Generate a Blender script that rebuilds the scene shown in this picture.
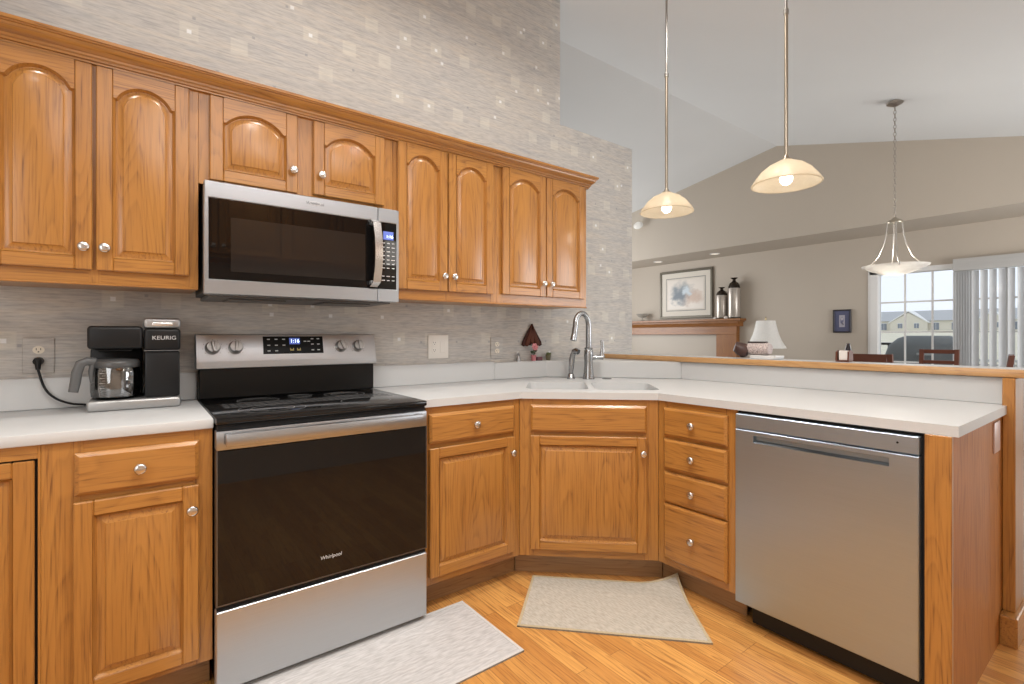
import bpy, bmesh, math, random
from mathutils import Vector, Matrix
random.seed(7)
for o in list(bpy.data.objects): bpy.data.objects.remove(o, do_unlink=True)
S = bpy.context.scene; COL = S.collection
PI = math.pi

# ------------------------------------------------------------------ camera
cam_d = bpy.data.cameras.new('camera'); cam = bpy.data.objects.new('camera', cam_d); COL.objects.link(cam)
cam_d.sensor_width = 36.0; cam_d.lens = 494.06/1024*36.0
cam_d.shift_y = -6.4/1024; cam_d.clip_start = .02; cam_d.clip_end = 600
cam.location = (-.1959, -2.5181, 1.187)
cam.rotation_euler = (PI/2, 0, -.6457)
S.camera = cam
# ------------------------------------------------------------------ view / world
S.view_settings.view_transform = 'Standard'; S.view_settings.look = 'None'
S.view_settings.gamma = 1; S.view_settings.use_curve_mapping = False
S.view_settings.exposure = 0.0
W = bpy.data.worlds.new('sky'); S.world = W; W.use_nodes = True
bg = W.node_tree.nodes['Background']; bg.inputs[0].default_value = (.88, .93, 1, 1); bg.inputs[1].default_value = 1.2
# ------------------------------------------------------------------ lights
def area(name, loc, target, size, energy, color=(1, 1, 1), shape='DISK', sy=None, spread=None):
    l = bpy.data.lights.new(name, 'AREA'); l.shape = shape; l.size = size
    if sy: l.size_y = sy
    l.energy = energy; l.color = color
    if spread: l.spread = spread
    o = bpy.data.objects.new(name, l); COL.objects.link(o); o.location = loc
    o.rotation_euler = (Vector(target)-Vector(loc)).to_track_quat('-Z', 'Y').to_euler()
    return o
WARM = (1, .95, .885)
for x, y, e, sp in ((.42, -.84, 8, 160), (-.62, -.84, 7, 160), (1.30, -.90, 7, 160), (2.05, -1.1, 6.5, 160), (.35, -1.75, 14, 125), (-.75, -1.9, 12, 125), (1.20, -1.75, 13.5, 125), (.6, -2.7, 10, 150)):  # the rightmost one is added to brighten the wallpaper at that end
    zc = 3.645-.265*(.53-y)-.03
    area('recessed_light', (x, y, zc), (x, y, 0), .11, e, WARM, spread=math.radians(sp))
area('kitchen_side_fill', (-1.6, -2.3, 1.5), (1.5, -1.3, .8), 1.3, 19, (.94, .975, 1), 'RECTANGLE', 1.4)  # unseen fill from the left, added to lift cabinet fronts and backsplash
area('kitchen_overhead_fill', (.45, -2.35, 2.70), (.9, -.2, .9), 1.8, 15, (.94, .975, 1), 'RECTANGLE', .8)  # soft fill added above the camera, aimed at the range wall
area('end_panel_fill', (2.0, -3.28, 2.0), (2.05, -2.1, .5), .7, 5, (1, .95, .88), 'RECTANGLE', .5)  # added fill that brightens the peninsula end panel
area('living_fill', (4.6, 4.4, 1.6), (4.6, 0, 1.9), 2.8, 128, (.96, .98, 1), 'RECTANGLE', 1.6)  # added fill for the living room; its wall has no window
area('dining_fill', (5.3, -4.0, 1.3), (5.6, 0, 1.7), 2.6, 96, (.96, .98, 1), 'RECTANGLE', 1.4)  # added fill for the dining side, apart from the patio door

# ------------------------------------------------------------------ materials
def nt(name):
    m = bpy.data.materials.new(name); m.use_nodes = True
    t = m.node_tree; p = t.nodes['Principled BSDF']
    return m, t, p
def N(t, typ, **kw):
    n = t.nodes.new(typ)
    for k, v in kw.items():
        if k.startswith('i_'): n.inputs[k[2:].replace('_', ' ')].default_value = v
        elif k.startswith('n'): n.inputs[int(k[1:])].default_value = v
        else: setattr(n, k, v)
    return n
def L(t, a, b): t.links.new(a, b)
def math_(t, op, a, b=None, c=None):
    n = t.nodes.new('ShaderNodeMath'); n.operation = op
    for i, v in enumerate((a, b, c)):
        if v is None: continue
        if isinstance(v, (int, float)): n.inputs[i].default_value = v
        else: t.links.new(v, n.inputs[i])
    return n.outputs[0]
def mixc(t, fac, a, b, mode='MIX'):
    n = t.nodes.new('ShaderNodeMix'); n.data_type = 'RGBA'; n.blend_type = mode
    for idx, v in ((0, fac), (6, a), (7, b)):
        if isinstance(v, (int, float)): n.inputs[idx].default_value = v
        elif isinstance(v, tuple): n.inputs[idx].default_value = v if len(v) == 4 else (*v, 1)
        else: t.links.new(v, n.inputs[idx])
    return n.outputs[2]
def plain(name, col, rough=.5, metal=0, **kw):
    m, t, p = nt(name)
    n = N(t, 'ShaderNodeTexNoise'); n.inputs['Scale'].default_value = 40
    c = mixc(t, n.outputs['Fac'], tuple(x*.97 for x in col), tuple(min(1, x*1.03) for x in col))
    L(t, c, p.inputs['Base Color'])
    p.inputs['Roughness'].default_value = rough; p.inputs['Metallic'].default_value = metal
    for k, v in kw.items(): p.inputs[k.replace('_', ' ')].default_value = v
    return m
def oak(name, axis, light=(.468, .218, .050), mid=(.372, .155, .032), dark=(.150, .052, .014), rough=.30):
    m, t, p = nt(name)
    tc = N(t, 'ShaderNodeTexCoord'); oi = N(t, 'ShaderNodeObjectInfo')
    off = N(t, 'ShaderNodeVectorMath', operation='ADD')
    sc = N(t, 'ShaderNodeVectorMath', operation='SCALE'); sc.inputs[0].default_value = (17.3, 9.1, 23.7); L(t, oi.outputs['Random'], sc.inputs['Scale'])
    L(t, tc.outputs['Object'], off.inputs[0]); L(t, sc.outputs[0], off.inputs[1])
    def mapped(g, o):
        mp = N(t, 'ShaderNodeMapping'); v = [o, o, o]; v['xyz'.index(axis)] = g
        mp.inputs['Scale'].default_value = v; L(t, off.outputs[0], mp.inputs['Vector']); return mp.outputs[0]
    n1 = N(t, 'ShaderNodeTexNoise'); n1.inputs['Scale'].default_value = 1; n1.inputs['Detail'].default_value = 1.5; n1.inputs['Roughness'].default_value = .4
    L(t, mapped(1.0, 8.5), n1.inputs['Vector'])
    r = math_(t, 'MULTIPLY', n1.outputs['Fac'], 17)
    r = math_(t, 'FRACT', r)
    rr = N(t, 'ShaderNodeValToRGB'); L(t, r, rr.inputs['Fac'])
    e = rr.color_ramp.elements; e[0].position = 0; e[0].color = (0, 0, 0, 1); e[1].position = 1; e[1].color = (0, 0, 0, 1)
    k = e.new(.50); k.color = (.15, .15, .15, 1); k = e.new(.86); k.color = (1, 1, 1, 1)
    n2 = N(t, 'ShaderNodeTexNoise'); n2.inputs['Scale'].default_value = 1; n2.inputs['Detail'].default_value = 3; n2.inputs['Roughness'].default_value = .7
    L(t, mapped(4, 170), n2.inputs['Vector'])
    pr = N(t, 'ShaderNodeMapRange'); pr.inputs['From Min'].default_value = .50; pr.inputs['From Max'].default_value = .66; L(t, n2.outputs['Fac'], pr.inputs['Value'])
    n3 = N(t, 'ShaderNodeTexNoise'); n3.inputs['Scale'].default_value = 1; n3.inputs['Detail'].default_value = 2; L(t, mapped(.7, 12), n3.inputs['Vector'])
    c = mixc(t, n3.outputs['Fac'], light, mid)
    f = math_(t, 'MULTIPLY', rr.outputs[0], math_(t, 'ADD', math_(t, 'MULTIPLY', pr.outputs[0], .55), .20))
    c = mixc(t, f, c, dark)
    c = mixc(t, math_(t, 'MULTIPLY', pr.outputs[0], .38), c, dark)
    L(t, c, p.inputs['Base Color']); p.inputs['Roughness'].default_value = rough
    p.inputs['Coat Weight'].default_value = .22; p.inputs['Coat Roughness'].default_value = .18
    bp = N(t, 'ShaderNodeBump'); bp.inputs['Strength'].default_value = .12; bp.inputs['Distance'].default_value = .001; bp.invert = True
    L(t, f, bp.inputs['Height']); L(t, bp.outputs[0], p.inputs['Normal'])
    return m
OZ, OX, OY = oak('oak_grain_upright', 'z'), oak('oak_grain_across', 'x'), oak('oak_grain_deep', 'y')
TOE = oak('oak_toe_board', 'x', (.36, .21, .095), (.29, .155, .065), (.16, .075, .03), .5)
MANTEL = oak('oak_mantel', 'y', (.33, .135, .032), (.25, .09, .02), (.12, .04, .01), .45)
MANTELZ = oak('oak_mantel_upright', 'z', (.33, .135, .032), (.25, .09, .02), (.12, .04, .01), .45)
EDGE = oak('oak_bar_edge', 'y', (.58, .35, .16), (.48, .26, .10), (.30, .14, .05))
CHERRY = plain('cherry_chair_wood', (.12, .037, .02), .35)

def steel(name, axis, col=(.47, .49, .515), rough=.36, an=.6):
    m, t, p = nt(name)
    tc = N(t, 'ShaderNodeTexCoord'); mp = N(t, 'ShaderNodeMapping'); v = [900, 900, 900]; v['xyz'.index(axis)] = 4
    mp.inputs['Scale'].default_value = v; L(t, tc.outputs['Object'], mp.inputs['Vector'])
    n = N(t, 'ShaderNodeTexNoise'); n.inputs['Scale'].default_value = 1; L(t, mp.outputs[0], n.inputs['Vector'])
    L(t, mixc(t, n.outputs['Fac'], tuple(c*.9 for c in col), tuple(c*1.08 for c in col)), p.inputs['Base Color'])
    L(t, math_(t, 'ADD', math_(t, 'MULTIPLY', n.outputs['Fac'], .10), rough-.05), p.inputs['Roughness'])
    p.inputs['Metallic'].default_value = 1
    p.inputs['Anisotropic'].default_value = an
    tg = N(t, 'ShaderNodeTangent', direction_type='RADIAL', axis='Z'); L(t, tg.outputs[0], p.inputs['Tangent'])
    return m
ST = steel('brushed_steel', 'x'); STZ = steel('brushed_steel_upright', 'z')
NICKEL = plain('brushed_nickel', (.66, .63, .60), .25, 1)
ROD = plain('warm_nickel_rod', (.44, .385, .31), .36, 1)
CHROME = plain('satin_chrome', (.37, .38, .39), .27, 1)
BLACK = plain('black_enamel', (.006, .006, .006), .28, 0, Specular_IOR_Level=.3)
BLACKM = plain('black_plastic', (.009, .009, .0095), .40, 0, Specular_IOR_Level=.3)
GLASSB = plain('black_glass', (.005, .0045, .0045), .03, 0, Specular_IOR_Level=.42)
DARKIN = plain('dark_gap', (.006, .005, .005), .8)
WIN_IN = plain('oven_screen_glass', (.016, .014, .013), .03)
WHITE = plain('white_plastic', (.74, .71, .66), .4)
CREAM = plain('cream_plastic', (.72, .66, .55), .4)
GREYPL = plain('grey_plastic', (.10, .10, .10), .4)
SILVER = plain('silver_plastic', (.40, .40, .40), .36, .75)
MARK = plain('pale_marking', (.62, .62, .62), .6)
def emit(name, col, s):
    m, t, p = nt(name); p.inputs['Base Color'].default_value = (*col, 1); p.inputs['Emission Color'].default_value = (*col, 1); p.inputs['Emission Strength'].default_value = s; return m
LCD = emit('blue_display', (.10, .15, .50), .45); LCDW = emit('display_digit', (.7, .85, 1), 2.2)
BULB = emit('lit_bulb', (1, .93, .82), 3.2)
def counter():
    m, t, p = nt('white_solid_surface')
    tc = N(t, 'ShaderNodeTexCoord'); n = N(t, 'ShaderNodeTexNoise'); n.inputs['Scale'].default_value = 500; n.inputs['Detail'].default_value = 4; L(t, tc.outputs['Object'], n.inputs['Vector'])
    L(t, mixc(t, n.outputs['Fac'], (.50, .508, .51), (.57, .578, .58)), p.inputs['Base Color'])
    p.inputs['Roughness'].default_value = .34; return m
CTR = counter()
def paint(name, col, rough=.7, bump=.15, scale=120):
    m, t, p = nt(name)
    tc = N(t, 'ShaderNodeTexCoord'); n = N(t, 'ShaderNodeTexNoise'); n.inputs['Scale'].default_value = scale; n.inputs['Detail'].default_value = 3; L(t, tc.outputs['Object'], n.inputs['Vector'])
    n2 = N(t, 'ShaderNodeTexNoise'); n2.inputs['Scale'].default_value = 1.5; L(t, tc.outputs['Object'], n2.inputs['Vector'])
    L(t, mixc(t, n2.outputs['Fac'], tuple(c*.97 for c in col), tuple(c*1.03 for c in col)), p.inputs['Base Color'])
    b = N(t, 'ShaderNodeBump'); b.inputs['Strength'].default_value = bump; b.inputs['Distance'].default_value = .002; L(t, n.outputs['Fac'], b.inputs['Height']); L(t, b.outputs[0], p.inputs['Normal'])
    p.inputs['Roughness'].default_value = rough; return m
BEIGE = paint('beige_wall_paint', (.47, .41, .34)); CEIL = paint('white_ceiling_paint', (.62, .62, .61), .8, .3, 60); TRIMW = plain('white_trim_paint', (.75, .74, .72), .4)
KWALL = paint('pale_wall_paint', (.62, .58, .52))
def wallpaper():
    m, t, p = nt('stria_wallpaper')
    tc = N(t, 'ShaderNodeTexCoord'); sep = N(t, 'ShaderNodeSeparateXYZ'); L(t, tc.outputs['Object'], sep.inputs[0])
    x, z = sep.outputs['X'], sep.outputs['Z']
    def nz(sx, sz, det=3, rough=.6):
        cb = N(t, 'ShaderNodeCombineXYZ'); L(t, math_(t, 'MULTIPLY', x, sx), cb.inputs[0]); L(t, math_(t, 'MULTIPLY', z, sz), cb.inputs[1])
        n = N(t, 'ShaderNodeTexNoise'); n.inputs['Scale'].default_value = 1; n.inputs['Detail'].default_value = det; n.inputs['Roughness'].default_value = rough; L(t, cb.outputs[0], n.inputs['Vector']); return n.outputs['Fac']
    fine = nz(16, 150); wide = nz(2.0, 5.5, 2); streak = nz(3.5, 42, 3)
    c = mixc(t, wide, (.52, .485, .435), (.43, .42, .415))
    def rng(v, a, b):
        r = N(t, 'ShaderNodeMapRange'); r.inputs['From Min'].default_value = a; r.inputs['From Max'].default_value = b; L(t, v, r.inputs['Value']); return r.outputs[0]
    c = mixc(t, math_(t, 'MULTIPLY', rng(streak, .52, .70), .55), c, (.33, .325, .345))
    c = mixc(t, math_(t, 'MULTIPLY', rng(streak, .48, .32), .45), c, (.60, .53, .44))
    c = mixc(t, math_(t, 'MULTIPLY', rng(fine, .50, .64), .40), c, (.27, .255, .25))
    c = mixc(t, math_(t, 'MULTIPLY', rng(fine, .48, .36), .28), c, (.66, .63, .58))
    def squares(px, pz, half, keep, seed, soft=.0015):
        gx = math_(t, 'DIVIDE', math_(t, 'ADD', x, seed*.37+50), px); gz = math_(t, 'DIVIDE', math_(t, 'ADD', z, seed*.23+50), pz)
        row = math_(t, 'FLOOR', gz)
        gx = math_(t, 'ADD', gx, math_(t, 'MULTIPLY', row, .381))
        ix = math_(t, 'FLOOR', gx)
        cb = N(t, 'ShaderNodeCombineXYZ'); L(t, ix, cb.inputs[0]); L(t, row, cb.inputs[1]); cb.inputs[2].default_value = seed
        wn = N(t, 'ShaderNodeTexWhiteNoise'); wn.noise_dimensions = '3D'; L(t, cb.outputs[0], wn.inputs['Vector'])
        fx = math_(t, 'MULTIPLY', math_(t, 'ABSOLUTE', math_(t, 'SUBTRACT', math_(t, 'FRACT', gx), .5)), px)
        fz = math_(t, 'MULTIPLY', math_(t, 'ABSOLUTE', math_(t, 'SUBTRACT', math_(t, 'FRACT', gz), .5)), pz)
        d = math_(t, 'MAXIMUM', fx, fz)
        inside = N(t, 'ShaderNodeMapRange'); inside.inputs['From Min'].default_value = half+soft; inside.inputs['From Max'].default_value = half-soft; L(t, d, inside.inputs['Value'])
        k = math_(t, 'LESS_THAN', wn.outputs['Value'], keep)
        return math_(t, 'MULTIPLY', inside.outputs[0], k), wn.outputs['Color']
    s, col = squares(.19, .165, .034, .62, 1.0, .003)
    c = mixc(t, math_(t, 'MULTIPLY', s, .24), c, (.76, .73, .62))
    s, col = squares(.19, .165, .0085, .26, 1.0)
    c = mixc(t, math_(t, 'MULTIPLY', s, .75), c, (.80, .82, .84))
    s, col = squares(.27, .21, .0085, .34, 3.0)
    c = mixc(t, math_(t, 'MULTIPLY', s, .55), c, (.84, .86, .88))
    s, col = squares(.23, .20, .0062, .45, 5.0)
    c = mixc(t, math_(t, 'MULTIPLY', s, .6), c, (.24, .25, .27))
    L(t, c, p.inputs['Base Color']); p.inputs['Roughness'].default_value = .62
    return m
PAPER = wallpaper()
def floor_oak():
    m, t, p = nt('oak_strip_floor')
    tc = N(t, 'ShaderNodeTexCoord'); mp = N(t, 'ShaderNodeMapping'); mp.inputs['Rotation'].default_value = (0, 0, PI/2); L(t, tc.outputs['Object'], mp.inputs['Vector'])
    b = N(t, 'ShaderNodeTexBrick'); b.inputs['Scale'].default_value = 1; b.inputs['Brick Width'].default_value = .78; b.inputs['Row Height'].default_value = .057
    b.inputs['Mortar Size'].default_value = .0009; b.inputs['Mortar Smooth'].default_value = .3; b.offset = .37; b.offset_frequency = 3
    b.inputs['Color1'].default_value = (0, 0, 0, 1); b.inputs['Color2'].default_value = (1, 1, 1, 1); b.inputs['Mortar'].default_value = (.5, .5, .5, 1)
    L(t, mp.outputs[0], b.inputs['Vector'])
    base = mixc(t, b.outputs['Color'], (.68, .35, .10), (.49, .215, .056))
    sep = N(t, 'ShaderNodeSeparateXYZ'); L(t, tc.outputs['Object'], sep.inputs[0])
    bw = N(t, 'ShaderNodeRGBToBW'); L(t, b.outputs['Color'], bw.inputs[0])
    def nz(sx, sy, det=2):
        cb = N(t, 'ShaderNodeCombineXYZ'); L(t, math_(t, 'MULTIPLY', sep.outputs[0], sx), cb.inputs[0]); L(t, math_(t, 'MULTIPLY', sep.outputs[1], sy), cb.inputs[1]); L(t, math_(t, 'MULTIPLY', bw.outputs[0], 31), cb.inputs[2])
        n = N(t, 'ShaderNodeTexNoise'); n.inputs['Scale'].default_value = 1; n.inputs['Detail'].default_value = det; L(t, cb.outputs[0], n.inputs['Vector']); return n.outputs['Fac']
    g = math_(t, 'FRACT', math_(t, 'MULTIPLY', nz(16, 1.6), 11))
    rr = N(t, 'ShaderNodeValToRGB'); L(t, g, rr.inputs['Fac']); e = rr.color_ramp.elements; e[0].color = (0, 0, 0, 1); e[1].color = (0, 0, 0, 1); k = e.new(.8); k.color = (1, 1, 1, 1)
    pr = N(t, 'ShaderNodeMapRange'); pr.inputs['From Min'].default_value = .48; pr.inputs['From Max'].default_value = .66; L(t, nz(200, 6, 3), pr.inputs['Value'])
    f = math_(t, 'MULTIPLY', rr.outputs[0], math_(t, 'ADD', math_(t, 'MULTIPLY', pr.outputs[0], .55), .2))
    c = mixc(t, f, base, (.21, .075, .02))
    c = mixc(t, math_(t, 'MULTIPLY', pr.outputs[0], .28), c, (.26, .10, .03))
    c = mixc(t, b.outputs['Fac'], c, (.16, .07, .025))
    L(t, c, p.inputs['Base Color']); p.inputs['Roughness'].default_value = .32; p.inputs['Coat Weight'].default_value = .3; p.inputs['Coat Roughness'].default_value = .2
    return m
FLOOR = floor_oak()
def weave(name, a, b, sx, sy, rough=.9):
    m, t, p = nt(name)
    tc = N(t, 'ShaderNodeTexCoord'); mp = N(t, 'ShaderNodeMapping'); mp.inputs['Scale'].default_value = (sx, sy, 1); L(t, tc.outputs['Object'], mp.inputs['Vector'])
    n = N(t, 'ShaderNodeTexNoise'); n.inputs['Scale'].default_value = 1; n.inputs['Detail'].default_value = 3; L(t, mp.outputs[0], n.inputs['Vector'])
    r = N(t, 'ShaderNodeMapRange'); r.inputs['From Min'].default_value = .35; r.inputs['From Max'].default_value = .65; L(t, n.outputs['Fac'], r.inputs['Value'])
    L(t, mixc(t, r.outputs[0], a, b), p.inputs['Base Color']); p.inputs['Roughness'].default_value = rough
    bp = N(t, 'ShaderNodeBump'); bp.inputs['Strength'].default_value = .5; bp.inputs['Distance'].default_value = .002; L(t, n.outputs['Fac'], bp.inputs['Height']); L(t, bp.outputs[0], p.inputs['Normal'])
    return m
MATG = weave('grey_ribbed_mat', (.40, .385, .38), (.53, .515, .51), 22, 120)
MATB = weave('beige_woven_mat', (.37, .335, .28), (.49, .45, .385), 160, 34)
HEMB = weave('tan_hem', (.40, .32, .20), (.48, .40, .27), 200, 200)
HEMG = weave('pale_hem', (.50, .48, .46), (.56, .54, .52), 200, 200)
CARPET = weave('grey_carpet', (.30, .27, .25), (.40, .37, .34), 260, 260)
LAWN = weave('dormant_lawn', (.62, .58, .44), (.72, .68, .55), .6, .6)
SIDING = plain('cream_siding', (.72, .68, .58), .8); ROOFG = plain('grey_shingles', (.46, .47, .48), .9); HWIN = plain('house_window_glass', (.22, .25, .30), .2); HTRIM = plain('house_white_trim', (.85, .85, .84), .6)  # siding and shingles paled to suggest distant haze
def cloth(name, col, rough=.85): return weave(name, tuple(c*.9 for c in col), tuple(min(1, c*1.08) for c in col), 300, 300, rough)
GRILLC = cloth('grey_grill_cover', (.16, .175, .18)); SHADE = cloth('white_lamp_shade', (.78, .76, .72))
def translucent(name, col, f=.5, clear=.0):
    m, t, p = nt(name); out = t.nodes['Material Output']
    n = N(t, 'ShaderNodeTexNoise'); n.inputs['Scale'].default_value = 9; n.inputs['Distortion'].default_value = 1.2
    c = mixc(t, n.outputs['Fac'], tuple(x*.85 for x in col), col)
    L(t, c, p.inputs['Base Color']); p.inputs['Roughness'].default_value = .3
    tr = N(t, 'ShaderNodeBsdfTranslucent'); L(t, c, tr.inputs[0])
    mx = N(t, 'ShaderNodeMixShader'); mx.inputs[0].default_value = f; L(t, p.outputs[0], mx.inputs[1]); L(t, tr.outputs[0], mx.inputs[2]); o = mx.outputs[0]
    if clear:
        tp = N(t, 'ShaderNodeBsdfTransparent'); m2 = N(t, 'ShaderNodeMixShader'); m2.inputs[0].default_value = clear; L(t, o, m2.inputs[1]); L(t, tp.outputs[0], m2.inputs[2]); o = m2.outputs[0]
    L(t, o, out.inputs[0]); return m
SHGLASS = translucent('alabaster_glass', (.86, .77, .62), .55, .28); BOWLG = translucent('frosted_white_glass', (.80, .78, .75), .5, .05)
BLIND = translucent('vertical_blind_vinyl', (.90, .90, .90), .60, .22)
def clear(name, tint=(1, 1, 1), gloss=.08):
    m, t, p = nt(name); out = t.nodes['Material Output']
    tp = N(t, 'ShaderNodeBsdfTransparent'); tp.inputs[0].default_value = (*tint, 1); g = N(t, 'ShaderNodeBsdfGlossy'); g.inputs['Roughness'].default_value = .03
    fr = N(t, 'ShaderNodeFresnel'); fr.inputs[0].default_value = 1.45
    mx = N(t, 'ShaderNodeMixShader'); L(t, math_(t, 'ADD', fr.outputs[0], gloss-.04), mx.inputs[0]); L(t, tp.outputs[0], mx.inputs[1]); L(t, g.outputs[0], mx.inputs[2]); L(t, mx.outputs[0], out.inputs[0]); return m
PANE = clear('window_glass', (.97, .98, .99), .05); CARAFE = clear('carafe_glass', (.82, .83, .84), .16); CRYSTAL = clear('clear_crystal', (.9, .9, .9), .2)

# ------------------------------------------------------------------ mesh builder
class B:
    def __init__(s, M=None): s.bm = bmesh.new(); s.M = M
    def _merge(s, tmp, mat, M=None):
        vm = {}
        for v in tmp.verts:
            co = v.co.copy()
            if M is not None: co = M @ co
            if s.M is not None: co = s.M @ co
            vm[v] = s.bm.verts.new(co)
        for f in tmp.faces:
            try: nf = s.bm.faces.new([vm[v] for v in f.verts]); nf.material_index = mat
            except ValueError: pass
        tmp.free(); return s
    def box(s, x0, x1, y0, y1, z0, z1, bev=0, mat=0, seg=1, M=None):
        t = bmesh.new(); bmesh.ops.create_cube(t, size=1)
        for v in t.verts: v.co = Vector(((x0+x1)/2+v.co.x*(x1-x0), (y0+y1)/2+v.co.y*(y1-y0), (z0+z1)/2+v.co.z*(z1-z0)))
        if bev: bmesh.ops.bevel(t, geom=list(t.edges), offset=min(bev, .45*min(abs(x1-x0), abs(y1-y0), abs(z1-z0))), segments=seg, affect='EDGES', profile=.5)
        return s._merge(t, mat, M)
    def prism(s, pts, axis, a, b, mat=0, bev=0, M=None):
        t = bmesh.new()
        def P(p, h): return {'z': (p[0], p[1], h), 'y': (p[0], h, p[1]), 'x': (h, p[0], p[1])}[axis]
        lo = [t.verts.new(P(p, a)) for p in pts]; hi = [t.verts.new(P(p, b)) for p in pts]; n = len(pts)
        t.faces.new(lo[::-1]); t.faces.new(hi)
        for i in range(n): t.faces.new((lo[i], lo[(i+1) % n], hi[(i+1) % n], hi[i]))
        bmesh.ops.recalc_face_normals(t, faces=t.faces)
        if bev: bmesh.ops.bevel(t, geom=list(t.edges), offset=bev, segments=1, affect='EDGES', profile=.5)
        return s._merge(t, mat, M)
    def lathe(s, prof, c=(0, 0, 0), seg=32, mat=0, M=None, close=True):
        t = bmesh.new(); rings = []
        for r, z in prof:
            if r < 1e-6: rings.append([t.verts.new((c[0], c[1], c[2]+z))])
            else: rings.append([t.verts.new((c[0]+r*math.cos(2*PI*i/seg), c[1]+r*math.sin(2*PI*i/seg), c[2]+z)) for i in range(seg)])
        for a, b in zip(rings, rings[1:]):
            for i in range(seg):
                j = (i+1) % seg
                if len(a) == 1 and len(b) == 1: break
                if len(a) == 1: t.faces.new((a[0], b[j], b[i]))
                elif len(b) == 1: t.faces.new((a[i], a[j], b[0]))
                else: t.faces.new((a[i], a[j], b[j], b[i]))
        if close:
            for r in (rings[0], rings[-1]):
                if len(r) > 2: t.faces.new(r)
        bmesh.ops.recalc_face_normals(t, faces=t.faces)
        return s._merge(t, mat, M)
    def tube(s, path, r, seg=10, mat=0, M=None, flat=1.0):
        t = bmesh.new(); P = [Vector(p) for p in path]; n = len(P); rings = []
        up = Vector((0, 0, 1)); prev = None
        for i, p in enumerate(P):
            d = (P[min(i+1, n-1)]-P[max(i-1, 0)]).normalized()
            if prev is None:
                a = up if abs(d.z) < .9 else Vector((1, 0, 0)); u = d.cross(a).normalized()
            else:
                u = prev-d*prev.dot(d); u.normalize()
            prev = u; w = d.cross(u); rr = r[i] if isinstance(r, (list, tuple)) else r
            rings.append([t.verts.new(p+u*rr*math.cos(2*PI*k/seg)+w*rr*flat*math.sin(2*PI*k/seg)) for k in range(seg)])
        for a, b in zip(rings, rings[1:]):
            for k in range(seg): t.faces.new((a[k], a[(k+1) % seg], b[(k+1) % seg], b[k]))
        t.faces.new(rings[0]); t.faces.new(rings[-1])
        bmesh.ops.recalc_face_normals(t, faces=t.faces)
        return s._merge(t, mat, M)
    def loft(s, loops, mat=0, cap=False, closed=True, M=None):
        t = bmesh.new(); R = [[t.verts.new(p) for p in l] for l in loops]; n = len(R[0])
        for a, b in zip(R, R[1:]):
            for i in range(n if closed else n-1): t.faces.new((a[i], a[(i+1) % n], b[(i+1) % n], b[i]))
        if cap: t.faces.new(R[-1])
        return s._merge(t, mat, M)
    def build(s, name, mats, parent=None, smooth=32, loc=None):
        me = bpy.data.meshes.new(name)
        bmesh.ops.recalc_face_normals(s.bm, faces=s.bm.faces)
        s.bm.to_mesh(me); s.bm.free()
        for m in (mats if isinstance(mats, (list, tuple)) else [mats]): me.materials.append(m)
        if smooth:
            for p in me.polygons: p.use_smooth = True
            me.set_sharp_from_angle(angle=math.radians(smooth))
        o = bpy.data.objects.new(name, me); COL.objects.link(o)
        if parent is not None: o.parent = parent
        if loc is not None: o.location = loc
        return o
def thing(name, label, cat, loc=(0, 0, 0), rz=0, group=None):
    o = bpy.data.objects.new(name, None); COL.objects.link(o); o.location = loc; o.rotation_euler = (0, 0, rz); o.empty_display_size = .05
    return tag(o, label, cat, group)
def tag(o, label, cat, group=None):
    o['label'] = label; o['category'] = cat
    if group: o['group'] = group
    return o
def struct(o): o['kind'] = 'structure'; return o
def text(name, body, size, mat, parent, loc, rot, ext=.0006, shear=0, sx=1, align='CENTER'):
    c = bpy.data.curves.new(name, 'FONT'); c.body = body; c.size = size; c.extrude = ext; c.align_x = align; c.align_y = 'CENTER'; c.shear = shear
    c.materials.append(mat); f = bpy.data.objects.new(name+'_outline', c); COL.objects.link(f); bpy.context.view_layer.update()
    me = bpy.data.meshes.new_from_object(f.evaluated_get(bpy.context.evaluated_depsgraph_get())); me.name = name
    bpy.data.objects.remove(f, do_unlink=True); bpy.data.curves.remove(c)
    o = bpy.data.objects.new(name, me); COL.objects.link(o); o.parent = parent; o.location = loc; o.rotation_euler = rot; o.scale = (sx, 1, 1); return o
FRONT = (PI/2, 0, 0)   # lettering that faces -y

# ------------------------------------------------------------------ setting
KX = 2.55      # knee wall face behind the peninsula counter
RY, RZ = .53, 3.645
MR, ML = .265, -.17
def ceil_z(y): return RZ-MR*(RY-y) if y < RY else RZ+ML*(y-RY)
XW, XE, YS, YN = -1.75, 7.15, -4.2, 4.6; SOF = 2.43; XU = 6.4
b = B(); b.box(XW, 2.9, YS, .12, -.06, 0); struct(b.build('floor', FLOOR))
b = B(); b.box(2.9, XE+.15, YS, YN, -.06, 0); b.box(XW, 2.9, .12, YN, -.06, 0); struct(b.build('floor_carpet', CARPET))
b = B(); b.prism([(YS, ceil_z(YS)), (RY, RZ), (YN, ceil_z(YN)), (YN, ceil_z(YN)+.1), (RY, RZ+.1), (YS, ceil_z(YS)+.1)], 'x', XW-.1, XE+.2); struct(b.build('ceiling', CEIL, smooth=5))
b = B(); b.prism([(XW, 0), (2.875, 0), (2.875, 2.64), (2.115, 2.64), (2.115, ceil_z(0)+.02), (XW, ceil_z(0)+.02)], 'y', 0, .12); struct(b.build('wall_back', PAPER))
b = B(); b.box(XW-.12, XW, YS, YN, 0, 3.7); struct(b.build('wall_left', KWALL))
b = B(); b.box(XW, 2.2, -3.47, -3.35, 0, 2.62); b.box(2.08, 2.2, YS, -3.47, 0, 2.62); b.box(2.08, XE+.15, YS-.12, YS, 0, 2.5); struct(b.build('wall_front', KWALL))
b = B(); b.box(XW, XE+.15, YN, YN+.12, 0, 3.1); struct(b.build('wall_living', BEIGE))
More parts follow.
